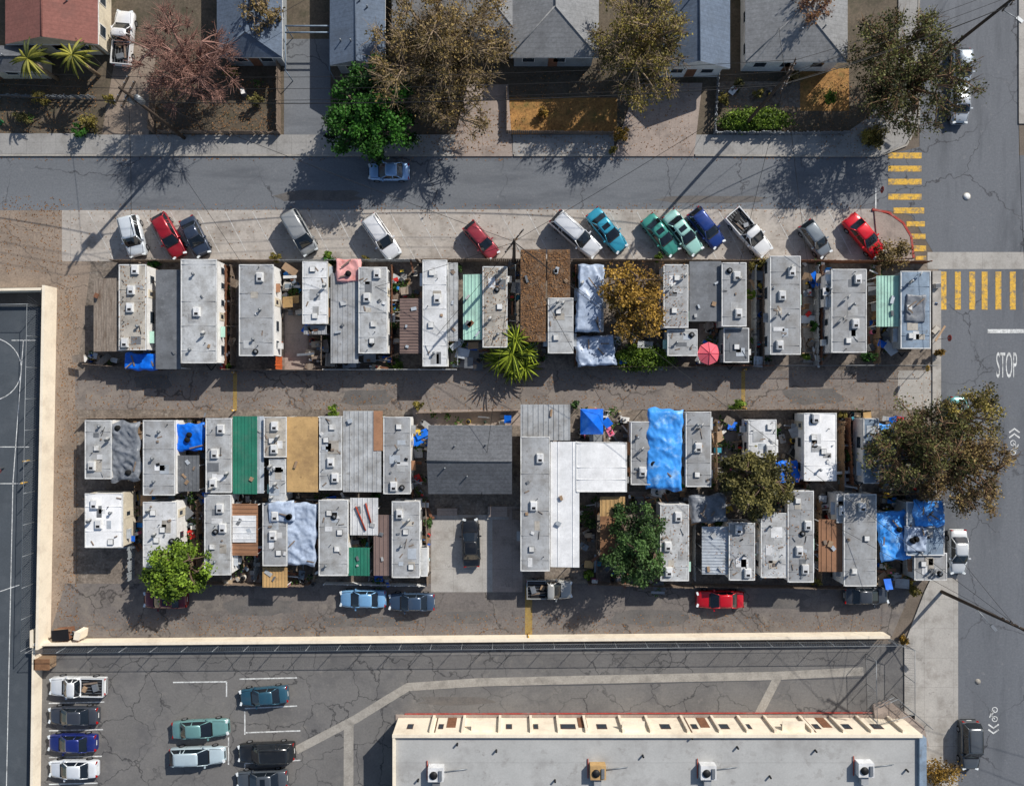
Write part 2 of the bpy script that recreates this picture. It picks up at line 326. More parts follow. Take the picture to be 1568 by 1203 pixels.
def sharrow(px,py,flip):
    b=MB('bike_lane_marking'); s=-1 if flip else 1
    def q(pts,w=.12): band(b,[(px+x*s,py+y*s) for x,y in pts],w,.027,m_w)
    for k in (-22,-14): q([(-8,k+6),(0,k),(8,k+6)],.16)
    for yy in (-0,14): 
        q([(4*math.cos(t)-2,yy+4*math.sin(t)) for t in [i*math.pi/5 for i in range(11)]],.09)
    q([(-2,0),(3,5),(-2,14)],.1); q([(3,5),(3,11),(-2,14)],.1); q([(3,11),(6,2)],.1)
    b.build()
sharrow(1553,678,False); sharrow(1521,1100,True)
b=MB('manhole_cover'); x,y=G(1480,301); b.tube((x,y,.01),(x,y,.03),.42,.42,20,g_strip); b.tube((x,y,.03),(x,y,.036),.34,.34,20,white); b.build()
b=MB('manhole_cover'); x,y=G(1497,1043); b.tube((x,y,.01),(x,y,.03),.3,.3,16,g_strip); b.build()
# ---------------------------------------------------------------- vehicles
def car(p0,p1,kind,rgb,W=None,name=None,roofrgb=None):
    a=Vector(G(*p0,.8)); c=Vector(G(*p1,.8)); ctr=(a+c)/2; d=c-a; L=d.length; ang=math.atan2(d.y,d.x)
    W=W or {'sedan':1.8,'suv':1.92,'wagon':1.8,'van':1.95,'pickup':1.92}[kind]
    nm=name or {'sedan':'parked_sedan','suv':'parked_suv','wagon':'parked_hatchback','van':'parked_minivan','pickup':'pickup_truck'}[kind]
    P=paint(rgb); b=MB(nm); h=L/2; w=W/2
    tall=kind in('suv','van','pickup')
    if kind=='pickup': st=[(-1,.92,.5),(-.985,.96,.7),(-.95,.98,.74),(-.5,1,.76),(-.16,1,.78),(-.14,1,1.05),(.2,1,1.06),(.42,1,1.05),(.7,.98,1.0),(.9,.95,.93),(.97,.88,.8),(1,.78,.6)]
    elif kind=='van': st=[(-1,.88,.55),(-.985,.94,.85),(-.94,.97,1.02),(-.5,1,1.05),(0,1,1.05),(.5,1,1.02),(.75,.97,.95),(.9,.92,.85),(.97,.84,.7),(1,.72,.5)]
    elif kind=='suv': st=[(-1,.86,.55),(-.985,.93,.8),(-.94,.97,1.0),(-.5,1,1.03),(0,1,1.04),(.4,1,1.03),(.65,.98,.98),(.88,.94,.9),(.97,.86,.75),(1,.74,.55)]
    elif kind=='wagon': st=[(-1,.82,.55),(-.98,.9,.75),(-.93,.95,.9),(-.5,1,.95),(0,1,.95),(.4,1,.93),(.65,.97,.86),(.86,.92,.77),(.96,.82,.65),(1,.68,.5)]
    else: st=[(-1,.78,.55),(-.985,.86,.78),(-.93,.93,.9),(-.65,.98,.94),(-.3,1,.94),(0,1,.93),(.38,1,.92),(.65,.97,.85),(.86,.92,.76),(.96,.82,.65),(1,.66,.5)]
    M=Matrix.Translation((ctr.x,ctr.y,0))@Matrix.Rotation(ang,4,'Z')
    T=lambda p: tuple(M@Vector(p))
    vs=[];fs=[]
    sec=[(0,.03,0),(.5,.02,0),(.82,-.005,0),(.94,-.06,0),(1,-.2,0),(1.0,None,.5),(.97,None,.3),(.88,None,.2)]
    for (u,wf,zt) in st:
        hh=[]
        for (yf,dzz,za) in sec:
            z=zt+dzz if dzz is not None else min(za,zt-.22)
            hh.append((u*h,yf*w*wf,z))
        vs+=[(x,-y,z) for x,y,z in hh[::-1]]+hh[1:]
    nr=len(sec)*2-1
    for i in range(len(st)-1):
        for j in range(nr-1): fs.append((i*nr+j,(i+1)*nr+j,(i+1)*nr+j+1,i*nr+j+1))
    fs.append(tuple(range(nr))); fs.append(tuple(range(len(vs)-1,len(vs)-nr-1,-1)))
    k0=len(b.v); b.add(vs,fs,P,True)
    b.sm[-1]=b.sm[-2]=False
    gh={'sedan':(-.66,.40,-.42,.08,.92,1.42),'suv':(-.95,.42,-.84,.14,1.02,1.76),'wagon':(-.93,.42,-.74,.1,.94,1.48),'van':(-.96,.62,-.88,.26,1.03,1.8),'pickup':(-.13,.42,-.06,.16,1.05,1.74)}[kind]
    r0,f0,r1,f1,zb,zr=gh
    def ring(r,f,wy,z,bul):
        o=[]
        for yy in (-1,-.55,.55,1): o.append((f*h+(bul if abs(yy)<.9 else 0),yy*wy,z))
        o.append((((f*.4+r*.6))*h,1.02*wy,z))
        for yy in (1,.55,-.55,-1): o.append((r*h-(bul*.6 if abs(yy)<.9 else 0),yy*wy,z))
        o.append((((f*.4+r*.6))*h,-1.02*wy,z))
        return o
    wb,wr=w*.9,w*.70 if kind in('sedan','wagon') else w*.76
    A=ring(r0,f0,wb,zb,.16); B=ring(r1,f1,wr,zr-.05,.07)
    b.add(A+B,[(i,(i+1)%10,10+(i+1)%10,10+i) for i in range(10)],glass)
    ov=[(x*1.0+(.03 if x>(r1+f1)/2*h else -.03),y*1.03,z) for x,y,z in B]
    cxm=(r1+f1)/2*h
    inn=[(cxm+(x-cxm)*.8,y*.72,zr) for x,y,z in B]
    RM=paint(roofrgb) if roofrgb else P
    lo=[(x,y,z-.03) for x,y,z in ov]
    b.add(lo+ov+inn,[(i,(i+1)%10,10+(i+1)%10,10+i) for i in range(10)]+[(10+i,10+(i+1)%10,20+(i+1)%10,20+i) for i in range(10)]+[tuple(range(20,30))],RM,True)
    for i in (0,3,5,8,4,9):
        b.tube(A[i],B[i],.05,.045,5,P)
    if kind in('suv','van','wagon') :
        for s in(-1,1):
            b.tube(((r0*.72+f0*.28)*h,s*wb,zb),((r1*.72+f1*.28)*h,s*wr*1.02,zr-.06),.05,.04,4,P)
    b.box(f0*h+.02,-wb*.8,zb-.03,f0*h+.2,wb*.8,zb+.035,blackp)
    zf=st[-2][2]; zl=st[1][2]
    for s in(-1,1):
        b.obox((.955*h,s*w*.66,zf+.0),(.2,.34,.14),s*-.35,whl)
        b.obox((-.975*h,s*w*.72,zl-.04),(.1,.28,.2),s*.25,redl)
        b.obox((f0*h-.28,s*(w+.08),zb+.04),(.14,.24,.14),0,P)
        for u in(-.6,.62):
            b.tube((u*h,s*(w-.2),.34),(u*h,s*(w+.012),.34),.33,.33,16,rubber,False)
            b.tube((u*h,s*(w+.012),.34),(u*h,s*(w+.02),.34),.2,.2,10,chrome,False)
    b.box(.985*h,-w*.4,.42,1.005*h,w*.4,.6,blackp)
    b.box(-1.0*h-.005,-.25,.5,-1.0*h+.03,.25,.62,white)
    b.box(-1.0*h-.03,-w*.8,.34,-1.0*h+.12,w*.8,.46,blackp if tall else P); b.box(h-.12,-w*.72,.3,h+.03,w*.72,.42,blackp if tall else P)
    for s in(-1,1): 
        b.box((f0-.28)*h,s*(w+.001),.4,(f0-.27)*h,s*(w+.004),zb-.1,blackp)
        b.box((r1+.42*(f1-r1))*h,s*(w+.001),.4,(r1+.42*(f1-r1))*h+.02,s*(w+.004),zb-.1,blackp)
        b.tube((f0*h+.22,s*w*.86,zb-.005),(.9*h,s*w*.7,st[-3][2]+.012),.014,.014,4,blackp)
    if kind=='sedan':
        b.tube((r0*h-.08,-w*.8,.968),(r0*h-.08,w*.8,.968),.013,.013,4,blackp)
        if (int(p0[0])%3)==0: b.obox(((f1*.7+r1*.3)*h-.15,0,zr+.004),(.5,.8,.012),0,glass)
    if kind=='suv':
        for s in(-1,1): b.tube((r1*h+.15,s*wr*.85,zr+.05),(f1*h-.1,s*wr*.85,zr+.05),.025,.025,4,blackp)
    if kind=='pickup':
        for s in(-1,1): b.box(-.985*h,s*w*.99,.7,-.15*h,s*(w*.99-.1),1.03,P)
        b.box(-.985*h,-w*.95,.7,-.985*h+.08,w*.95,1.02,P)
        b.box(-.985*h+.08,-w*.99+.1,.79,-.15*h,w*.99-.1,.83,blackp)
        for s in(-1,1): b.obox((-.62*h,s*(w*.99-.2),.88),(.85,.2,.14),0,blackp)
        for k in range(5): b.box(-.94*h,-w*.6+k*w*.3,.83,-.18*h,-w*.6+k*w*.3+.04,.845,steel)
        rr=random.Random(int(p0[0])); b.obox((-.7*h,0,.95),(.5,.7,.25),.3,rr.choice([wood,steel,blackp])); b.obox((-.3*h,.2,.92),(.4,.5,.2),-.4,rr.choice([wall_t,wood_r,steel])); b.obox((-.5*h,-.4,.9),(1.4,.15,.08),.15,wood)
    for i in range(k0,len(b.v)): b.v[i]=T(b.v[i])
    return b.build()
def mid(px,py,L,ang,kind,rgb,**k):
    a=math.radians(ang); dx,dy=math.cos(a)*L/2,math.sin(a)*L/2
    return car((px-dx,py-dy),(px+dx,py+dy),kind,rgb,**k)
car((196,331),(211,392),'suv',(208,214,218)); car((240,329),(275,392),'wagon',(150,26,38)); car((284,334),(312,390),'sedan',(50,60,78))
car((441,326),(476,387),'van',(146,148,148)); car((563,332),(605,393),'suv',(226,228,230)); car((716,343),(758,392),'wagon',(150,52,62),W=1.65)
car((849,330),(915,388),'suv',(210,212,214)); car((906,323),(954,382),'sedan',(52,150,176)); car((990,332),(1035,387),'sedan',(62,142,128))
car((1023,326),(1070,386),'sedan',(160,208,196)); car((1061,322),(1103,375),'wagon',(28,56,122)); car((1120,325),(1175,388),'pickup',(220,220,218))
car((1232,341),(1267,390),'wagon',(120,128,134),W=1.7); car((1300,332),(1349,390),'sedan',(208,18,34))
mid(595,262,62,180,'sedan',(130,168,210)); mid(188,58,84,-85,'pickup',(222,222,224))
mid(1474,103,58,90,'wagon',(160,170,180)); mid(1471,160,56,90,'sedan',(170,176,182)); mid(1468,845,68,90,'sedan',(206,208,208)); mid(1486,1141,74,90,'suv',(84,88,92)); mid(1468,640,66,90,'sedan',(90,150,150))
mid(555,917,70,180,'sedan',(120,166,204)); mid(630,922,70,180,'sedan',(58,76,98)); mid(841,902,70,0,'pickup',(160,160,156)); mid(1103,918,72,180,'sedan',(196,20,34)); mid(1328,912,68,0,'sedan',(62,66,72))
mid(252,918,66,180,'sedan',(100,24,30)); mid(721,831,74,-92,'sedan',(28,30,34))
mid(118,1051,84,181,'pickup',(218,220,220)); mid(111,1096,76,180,'sedan',(60,64,72)); mid(109,1138,74,180,'sedan',(30,42,108)); mid(111,1178,74,180,'sedan',(214,218,222))
mid(403,1066,74,175,'sedan',(44,82,100)); mid(306,1116,86,-3,'sedan',(104,144,142)); mid(301,1158,84,-2,'wagon',(176,192,198)); mid(407,1152,86,178,'suv',(34,36,38)); mid(400,1194,78,178,'sedan',(76,82,88))
# ---------------------------------------------------------------- mobile homes
def home(x0,y0,x1,y1,h=3.0,roof=None,wall=None,n=4,seed=0,name='mobile_home'):
    roof=roof or RA; wall=wall or wall_w; r=random.Random(int(x0*31+y0))
    ax,ay=G(x0,y0,h); bx,by=G(x1,y1,h)
    b=MB(name); X0,X1,Y0,Y1=ax+.08,bx-.08,by+.08,ay-.08
    b.box(X0+.06,Y0+.06,0,X1-.06,Y1-.06,.5,blackp); b.box(X0,Y0,.5,X1,Y1,h-.1,wall)
    cx=(ax+bx)/2; W=(bx-ax)/2
    prof=[(-1,-.1),(-1,-.02),(-.8,.03),(-.4,.055),(0,.065),(.4,.055),(.8,.03),(1,-.02),(1,-.1)]
    v=[(cx+u*W,by,h+z) for u,z in prof]+[(cx+u*W,ay,h+z) for u,z in prof]; k=len(prof)
    b.add(v,[(i+1,i,k+i,k+i+1)[::-1] for i in range(k-1)]+[tuple(range(k)),tuple(range(2*k-1,k-1,-1))],roof)
    for xx in (ax,bx-.09): b.box(xx,by,h-.05,xx+.09,ay,h+.025,white)
    for yy in (by,ay-.09): b.box(ax+.09,yy,h-.05,bx-.09,yy+.09,h+.072,white)
    y=by+r.uniform(.8,1.6)
    while y<ay-.5:
        b.box(ax+.1,y,h,bx-.1,y+.05,h+.075,roof); y+=r.choice([1.2,2.4,2.4,3.6])
    for side,xx in ((-1,X0),(1,X1)):
        y=Y0+.7; dd=r.random()<.8; ds=r.uniform(.3,.6)
        while y<Y1-1.2:
            wl=r.uniform(.7,1.3)
            if dd and (y-Y0)/(Y1-Y0)>ds:
                dd=False; b.box(xx,y,.55,xx+side*.04,y+.8,2.5,wall_c); b.box(xx+side*.04,y+.2,1.6,xx+side*.05,y+.6,2.2,wglass)
                for s in range(3): b.box(xx,y-.1,0,xx+side*(.9-.28*s),y+.9,.18*(s+1)-.0,wood)
                y+=1.4; continue
            b.box(xx,y,1.3,xx+side*.03,y+wl,2.2,white); b.box(xx+side*.03,y+.07,1.37,xx+side*.035,y+wl-.07,2.13,wglass)
            if r.random()<.5: b.box(xx+side*.03,y-.05,2.2,xx+side*.45,y+wl+.05,2.25,r.choice([roof,RAl,RBr,RMint]))
            if r.random()<.2: b.box(xx+side*.035,y,1.4,xx+side*.5,y+.6,1.8,white)
            y+=wl+r.uniform(.6,1.5)
    for yy,s in((Y0,-1),(Y1,1)):
        b.box(X0+.5,yy,1.2,X1-.5,yy+s*.03,2.2,white); b.box(X0+.58,yy+s*.03,1.28,X1-.58,yy+s*.036,2.12,wglass)
    ys=[by+(ay-by)*(i+.5)/n+r.uniform(-.4,.4) for i in range(n)]
    for i,yy in enumerate(ys):
        xx=cx+r.uniform(-.5,.5)*W; t=r.random(); z=h+.03
        if t<.4:
            b.obox((xx,yy,z+.16),(.66,.9,.24),0,white); b.obox((xx,yy,z+.3),(.54,.72,.06),0,RW); b.obox((xx,yy-.2,z+.34),(.34,.22,.02),0,blackp)
        elif t<.75:
            b.obox((xx,yy,z+.09),(.55,.55,.16),0,RD if r.random()<.5 else RB); b.obox((xx,yy,z+.19),(.46,.46,.05),0,white)
        else:
            b.tube((xx,yy,z),(xx,yy,z+.4),.09,.09,8,steel); b.tube((xx,yy,z+.4),(xx,yy,z+.5),.17,.08,8,steel)
        if r.random()<.6:
            xx=cx+r.uniform(-.7,.7)*W; yy2=yy+r.uniform(-1,1); yy2=min(max(yy2,by+.3),ay-.3)
            b.tube((xx,yy2,h),(xx,yy2,h+.3),.04,.04,6,blackp)
    if n:
        for i in range(r.randint(2,4)):
            xx=cx+r.uniform(-.45,.45)*W; yy=r.uniform(by+.7,ay-.7)
            b.obox((xx,yy,h+.04),(r.uniform(.4,1.1),r.uniform(.3,1.3),.075),0,r.choice([RB,RCc,RA,RW,RD,RAl]))
        for i in range(r.randint(3,7)):
            xx=cx+r.uniform(-.85,.85)*W; yy=r.uniform(by+.3,ay-.3); t=r.random(); a=r.uniform(0,3.1)
            if t<.35: b.obox((xx,yy,h+.1),(r.uniform(.1,.35),r.uniform(.1,.3),.12),a,r.choice([wood,RD,blackp,wall_t,steel,RW]))
            elif t<.6: 
                L=r.uniform(.4,1.2); b.tube((xx-L/2*math.cos(a)*.5,yy-L/2*math.sin(a),h+.1),(xx+L/2*math.cos(a)*.5,yy+L/2*math.sin(a),h+.1),.03,.03,4,r.choice([wood,steel,blackp]))
            elif t<.66: b.tube((xx,yy,h+.05),(xx,yy,h+.2),.28,.28,12,rubber); b.tube((xx,yy,h+.2),(xx,yy,h+.205),.15,.15,10,RD)
            elif t<.8:
                b.tube((xx,yy,h),(xx,yy,h+.5),.025,.025,5,steel); b.tube((xx,yy,h+.5),(xx+.1,yy-.06,h+.56),.08,.3,12,RB,cap=True)
            else: b.obox((xx,yy,h+.06),(.12,.5,.05),a,wood)
    if r.random()<.5:
        b.tube((cx-.5,by,.45),(cx,by-.6,.45),.05,.05,5,blackp); b.tube((cx+.5,by,.45),(cx,by-.6,.45),.05,.05,5,blackp)
    return b.build()
def awning(x0,y0,x1,y1,h=2.5,m=None,rib=.45,axis='y',slope=.0,name='patio_awning',posts=True,thin=.05):
    b=MB(name); ax,ay=G(x0,y0,h); bx,by=G(x1,y1,h); m=m or RA
    zl=lambda x: h+slope*((x-ax)/(bx-ax)-.5)
    v=[(ax,by,zl(ax)-thin),(bx,by,zl(bx)-thin),(bx,ay,zl(bx)-thin),(ax,ay,zl(ax)-thin),(ax,by,zl(ax)),(bx,by,zl(bx)),(bx,ay,zl(bx)),(ax,ay,zl(ax))]
    b.add(v,[(3,2,1,0),(4,5,6,7),(0,1,5,4),(1,2,6,5),(2,3,7,6),(3,0,4,7)],m)
    if rib:
        if axis=='y':
            x=ax+rib/2
            while x<bx-.05:
                b.box(x,by,zl(x)-.01,x+.05,ay,zl(x)+.045,m); x+=rib
        else:
            y=by+rib/2
            while y<ay-.05:
                v=[(ax,y,zl(ax)-.01),(bx,y,zl(bx)-.01),(bx,y+.06,zl(bx)-.01),(ax,y+.06,zl(ax)-.01),(ax,y,zl(ax)+.045),(bx,y,zl(bx)+.045),(bx,y+.06,zl(bx)+.045),(ax,y+.06,zl(ax)+.045)]
                b.add(v,[(4,5,6,7),(0,1,5,4),(1,2,6,5),(2,3,7,6),(3,0,4,7)],m); y+=rib
    if posts:
        for x in(ax+.12,bx-.12):
            y=by+.12
            while y<ay:
                b.tube((x,y,0),(x,y,zl(x)-thin),.05,.05,5,white); y+=2.4
        b.box(ax+.1,by+.1,h-.2-abs(slope)/2,bx-.1,by+.2,h-.08-abs(slope)/2,wood); b.box(ax+.1,ay-.2,h-.2-abs(slope)/2,bx-.1,ay-.1,h-.08-abs(slope)/2,wood)
        r=random.Random(int(x0+y0)); z=h+abs(slope)/2+.03
        for i in range(r.randint(1,4)):
            xx=r.uniform(ax+.4,bx-.4); yy=r.uniform(by+.5,ay-.5)
            b.obox((xx,yy,z),(r.uniform(.15,.8),r.uniform(.15,.5),.12),r.uniform(0,3),r.choice([wood,RD,RB,wall_t,RAl,wood_r]))
    return b.build()
def tarp(x0,y0,x1,y1,h=2.4,m=None,amp=.14,seed=1,name='blue_tarp',skew=0,peak=0,freq=1.1):
    m=m or TB; b=MB(name); ax,ay=G(x0,y0,h); bx,by=G(x1,y1,h); st=.12
    nx=max(6,int((bx-ax)/st)); ny=max(6,int((ay-by)/st)); v=[]
    if not skew: skew=[.04,-.05,.06,-.03][seed%4]
    ca,sa=math.cos(skew),math.sin(skew); cx,cy=(ax+bx)/2,(ay+by)/2
    for j in range(ny+1):
        for i in range(nx+1):
            u,w=i/nx,j/ny; x=ax+(bx-ax)*u; y=by+(ay-by)*w
            sh=x*.6+y*.35
            q=Vector((sh*freq+seed*7.3,(y-x*.4)*freq*.35,seed))
            a=1-abs(noise.noise(q*1.7))*2; c=1-abs(noise.noise(q*4.3+Vector((3,1,2))))*2; d=noise.noise(Vector((x*.6,y*.6,seed)))
            e=min(u,1-u,w,1-w); z=h+amp*(a*.7+c*.35+d*1.2)-.35*max(0,1-e/.05)**2*.8
            z+=peak*(1-max(abs(u-.5),abs(w-.5))*2)
            jx=.35*noise.noise(Vector((y*.9,seed,0)))*(1 if i in(0,nx) else 0); jy=.35*noise.noise(Vector((x*.9,seed,5)))*(1 if j in(0,ny) else 0)
            X,Y=x-cx+jx,y-cy+jy
            v.append((cx+X*ca-Y*sa,cy+X*sa+Y*ca,z))
    f=[(j*(nx+1)+i,j*(nx+1)+i+1,(j+1)*(nx+1)+i+1,(j+1)*(nx+1)+i) for j in range(ny) for i in range(nx)]
    b.add(v,f,m,True)
    r=random.Random(seed)
    for i in range(3):
        x=r.uniform(ax+.4,bx-.4); y=r.uniform(by+.4,ay-.4)
        if r.random()<.3: b.tube((x,y,h+.05),(x,y,h+.3),.28,.28,12,rubber)
        else: b.obox((x,y,h+.2),(r.uniform(.6,1.4),.12,.06),r.uniform(0,3),wood)
    for x in(ax+.15,bx-.15):
        for y in(by+.15,ay-.15): b.tube((x,y,0),(x,y,h-.35),.04,.04,5,wood)
    return b.build()
H=home
# upper row
awning(142,426,181,538,2.4,RWe,0,'y',.3); H(182,405,224,536,3.0,RCc,n=5); tarp(190,540,240,566,1.8,TB,.15,3)
awning(238,413,277,565,2.5,RD,0,'y',.1); H(277,397,332,556,3.3,RB,n=3); H(366,405,419,545,3.1,RA,n=3)
H(463,400,502,496,2.8,RW,wall_c,3,name='travel_trailer'); awning(465,498,500,512,2.3,RA,.4)
awning(506,418,549,556,2.5,RA,.5,'y',.15); H(549,409,593,541,3.0,RB,n=4); tarp(514,396,552,432,2.7,TP,.12,4,'pink_tarp')
awning(612,457,646,541,2.5,RMauve,.3,'x',.1); H(647,398,685,561,3.0,RW,n=4); awning(686,402,701,522,2.6,RB,.4)
awning(709,420,738,520,2.5,RMint,.35,'y',.25); H(739,408,777,532,2.9,RCc,n=3)
awning(797,382,836,523,2.9,RLV,0,'y',.1,'leaf_covered_carport'); awning(838,382,873,456,2.8,RLV,0,'y',.1,'leaf_covered_carport'); H(839,456,878,541,2.9,RB,n=2)
H(886,408,924,508,2.8,RA,wall_g,2); tarp(884,404,924,508,3.1,TS,.12,5,'silver_tarp'); tarp(882,514,942,560,2.2,TS,.22,6,'silver_tarp',freq=1.0)
H(1016,405,1054,502,3.0,RA,n=2); H(1022,504,1068,545,2.6,RB,n=1,name='storage_shed'); awning(1056,400,1104,492,2.6,RD,0,'y',.1); H(1105,402,1143,500,3.0,RA,n=2); H(1108,502,1147,555,2.5,RD,wall_g,1,name='storage_shed')
H(1179,392,1226,543,3.0,RA,n=4); H(1273,412,1327,540,3.0,RA,n=4); H(1264,420,1274,470,2.6,RW,n=1,name='storage_locker')
awning(1343,422,1377,500,2.4,RMint,.3,'y',.2); H(1379,415,1425,534,2.9,RBl,wall_g,3); tarp(1386,450,1418,494,3.05,TG,.08,21,'shadow_stand_in')
# third row
H(130,643,171,733,2.9,RB,n=3,name='travel_trailer'); tarp(168,646,214,736,2.6,TG,.24,8,'shadow_stand_in',freq=1.3)
H(219,643,268,758,3.0,RA,n=3); tarp(267,648,312,690,2.3,TB,.16,9); awning(267,697,305,752,2.3,RD,.4)
H(315,640,355,754,3.0,RB,n=3); awning(356,637,394,756,2.8,RGr,.35,'y',.15); awning(394,637,404,755,2.6,RAl,.4)
H(404,638,439,700,3.0,RCc,n=3); H(412,702,438,768,2.8,RB,n=2,name='mobile_home_annexe'); awning(439,638,487,753,2.8,RTan,0,'y',.1)
H(489,637,524,750,2.9,RB,n=4); awning(525,629,584,753,2.9,RB,.45,'y',.2); awning(572,629,586,690,3.03,RBr,0,'y',0,'brown_roof_panel',False); H(587,638,629,756,3.0,RA,n=4)
awning(797,619,873,674,3.2,RB,.5,'y',.2,'carport'); H(797,668,842,874,3.4,RA,n=3,name='long_mobile_home'); awning(843,676,887,868,3.2,RWW,1.45,'y',.2,'white_roofed_carport'); H(882,677,960,753,3.3,RWW,n=0,name='white_roofed_cabin')
H(966,645,997,742,2.9,RA,n=2); tarp(990,626,1045,750,2.9,TB2,.17,11,peak=.3,freq=.9); H(1050,630,1089,745,3.0,RA,n=3)
H(1146,642,1189,705,2.8,RW,n=2,name='travel_trailer'); tarp(1190,706,1224,740,2,TB,.15,12); H(1231,632,1281,736,3.0,RWW,n=4,name='travel_trailer'); H(1322,640,1346,740,2.8,RBl,n=2,name='travel_trailer')
tarp(1346,648,1372,690,2.2,TB2,.15,14)
# fourth row
H(130,755,188,838,3.0,RWW,wall_c,4,name='motorhome'); H(219,768,270,868,3.0,RW,n=4); H(313,757,354,880,3.0,RB,n=4)
awning(354,771,395,850,2.6,RBr,.4,'x',.1); awning(356,789,392,830,2.72,RW,.6,'x',0,'white_roof_panel',False)
H(402,770,440,866,2.9,RA,n=3); tarp(410,768,450,800,3.05,TS,.12,22,'silver_tarp'); tarp(432,770,484,866,2.7,TS,.18,15,'silver_tarp'); awning(402,868,440,899,2.3,RTan,.3); 
H(488,765,533,881,3.0,RB,n=4); awning(536,762,579,819,2.6,RW,.5,'y',.1)
b=MB('red_roof_slats'); 
for (x0,y0,x1,y1) in[(545,775,560,812),(560,770,568,800)]: p=G(x0,y0,2.7);q=G(x1,y1,2.7); b.tube((*p,2.72),(*q,2.72),.09,.09,4,RRed)
b.build()
awning(528,838,566,881,2.4,RGr,.35,'y',.1); awning(572,788,600,881,2.6,RMauve,.4,'y',.1); H(600,767,643,884,3.0,RA,n=4); H(643,838,655,882,2.2,RB,n=0,name='storage_locker')
awning(919,760,957,850,2.6,RTan,.4,'y',.1); awning(919,790,957,852,2.72,RR,0,'y',.0,'rusty_roof_panel',False)
H(1011,772,1055,889,3.0,RB,n=3); tarp(1056,757,1112,800,2.3,TG,.25,16,'shadow_stand_in',freq=1.0); awning(1075,806,1118,879,2.6,RAl,.3,'x',.1); H(1116,800,1156,888,2.9,RA,n=3)  # crumpled dark grey sheet stands in for the messy shadow above the aluminium awning
H(1165,785,1205,884,2.9,RB,n=2); H(1206,751,1246,891,3.0,RA,n=4); awning(1254,795,1291,875,2.6,RBr,.5,'y',.1); H(1292,756,1342,897,3.1,RA,n=3); H(1281,756,1300,800,2.7,RB,n=1,name='storage_shed')
tarp(1345,782,1392,858,2.5,TB2,.22,17,freq=1.1,skew=.12); H(1388,768,1446,850,2.9,RBl,wall_g,4); tarp(1400,766,1446,806,3.1,TB2,.2,18,freq=1.2); tarp(1386,806,1420,845,3.05,TS,.15,23,'silver_tarp',freq=1.3); H(1400,846,1450,888,2.7,RA,wall_g,2,name='travel_trailer')
# ---------------------------------------------------------------- houses
def house(x0,y0,x1,y1,eave,rise,axis,roof,wall,hip=.0,name='house',chim=None):
    b=MB(name); ax,ay=G(x0,y0,eave); bx,by=G(x1,y1,eave); o=.45
    X0,X1,Y0,Y1=ax+o,bx-o,by+o,ay-o
    b.box(X0,Y0,0,X1,Y1,eave-.05,wall)
    E=[(ax,by,eave),(bx,by,eave),(bx,ay,eave),(ax,ay,eave)]
    if axis=='x':
        ym=(ay+by)/2; hh=hip*(ay-by)/2; r=[(ax+hh,ym,eave+rise),(bx-hh,ym,eave+rise)]
        f=[(0,1,5,4),(2,3,4,5),(1,2,5),(3,0,4)]
    else:
        xm=(ax+bx)/2; hh=hip*(bx-ax)/2; r=[(xm,by+hh,eave+rise),(xm,ay-hh,eave+rise)]
        f=[(3,0,4,5),(1,2,5,4),(0,1,4),(2,3,5)]
    if hip: b.add(E+r,f,roof)
    else: b.add(E+r,f[:2],roof); b.add(E+r,f[2:],wall)
    b.add([(x,y,z-.18) for x,y,z in E]+E,[(3,2,1,0),(0,1,5,4),(1,2,6,5),(2,3,7,6),(3,0,4,7)],white)
    b.tube(r[0],r[1],.09,.09,5,roof)
    if hip:
        for i,j in((0,0),(3,0),(1,1),(2,1)) if axis=='x' else ((0,0),(1,0),(2,1),(3,1)): b.tube(E[i],r[j],.07,.07,5,roof)
    x=X0+.8
    while x<X1-1.8:
        b.box(x,Y0-.04,1.0,x+1.3,Y0,2.1,white); b.box(x+.08,Y0-.05,1.08,x+1.22,Y0-.04,2.02,wglass); x+=R.uniform(2.4,3.4)
    b.box((X0+X1)/2-.5,Y0-.05,0.1,(X0+X1)/2+.45,Y0,2.15,wood_r)
    y=Y0+1
    while y<Y1-2:
        for xx,s in((X0,-1),(X1,1)): b.box(xx,y,1,xx+s*.04,y+1.2,2.1,white); b.box(xx+s*.04,y+.08,1.08,xx+s*.05,y+1.12,2.02,wglass)
        y+=3.2
    for i in range(4):
        t=R.uniform(.2,.8); u=R.uniform(.1,.75); px_=ax+(bx-ax)*t; py_=by+(ay-by)*u
        k=1-abs((py_-(ay+by)/2)/((ay-by)/2)) if axis=='x' else 1-abs((px_-(ax+bx)/2)/((bx-ax)/2))
        z=eave+rise*k-.1; b.tube((px_,py_,z),(px_,py_,z+.5),.08,.08,6,steel)
    return b.build()
house(8,-100,150,68,3.1,1.5,'y',shin_r,wall_c,.0)
house(-120,70,60,110,2.6,.6,'x',shin_d,wall_c,0,name='garage')
house(332,-80,432,88,2.8,1.3,'y',shin_b,wall_g,.6)
house(505,-80,590,100,2.8,1.0,'y',shin_b,wall_g,0)
house(780,-120,917,88,2.9,1.6,'y',shin_g,wall_g,.95); house(600,-120,788,45,2.95,1.5,'x',shin_g,wall_w,.9)
house(1012,-100,1118,105,2.9,1.6,'y',shin_b,wall_w,.0)
house(1142,-110,1298,95,3.0,1.6,'y',shin_g,wall_w,.9)
house(656,651,784,756,2.8,1.4,'x',shin_d,wall_c,0,name='central_house')
b=MB('carport_frame'); 
for y in (40,50): p=G(437,y,2.4);q=G(506,y,2.4); b.tube((*p,2.4),(*q,2.4),.08,.08,4,RBl)
for x in(437,505): p=G(x,40,2.4);q=G(x,108,2.4); b.tube((*p,2.4),(*q,2.4),.06,.06,4,RBl); b.tube((*q,0),(*q,2.4),.05,.05,4,RBl); b.tube((*p,0),(*p,2.4),.05,.05,4,RBl)
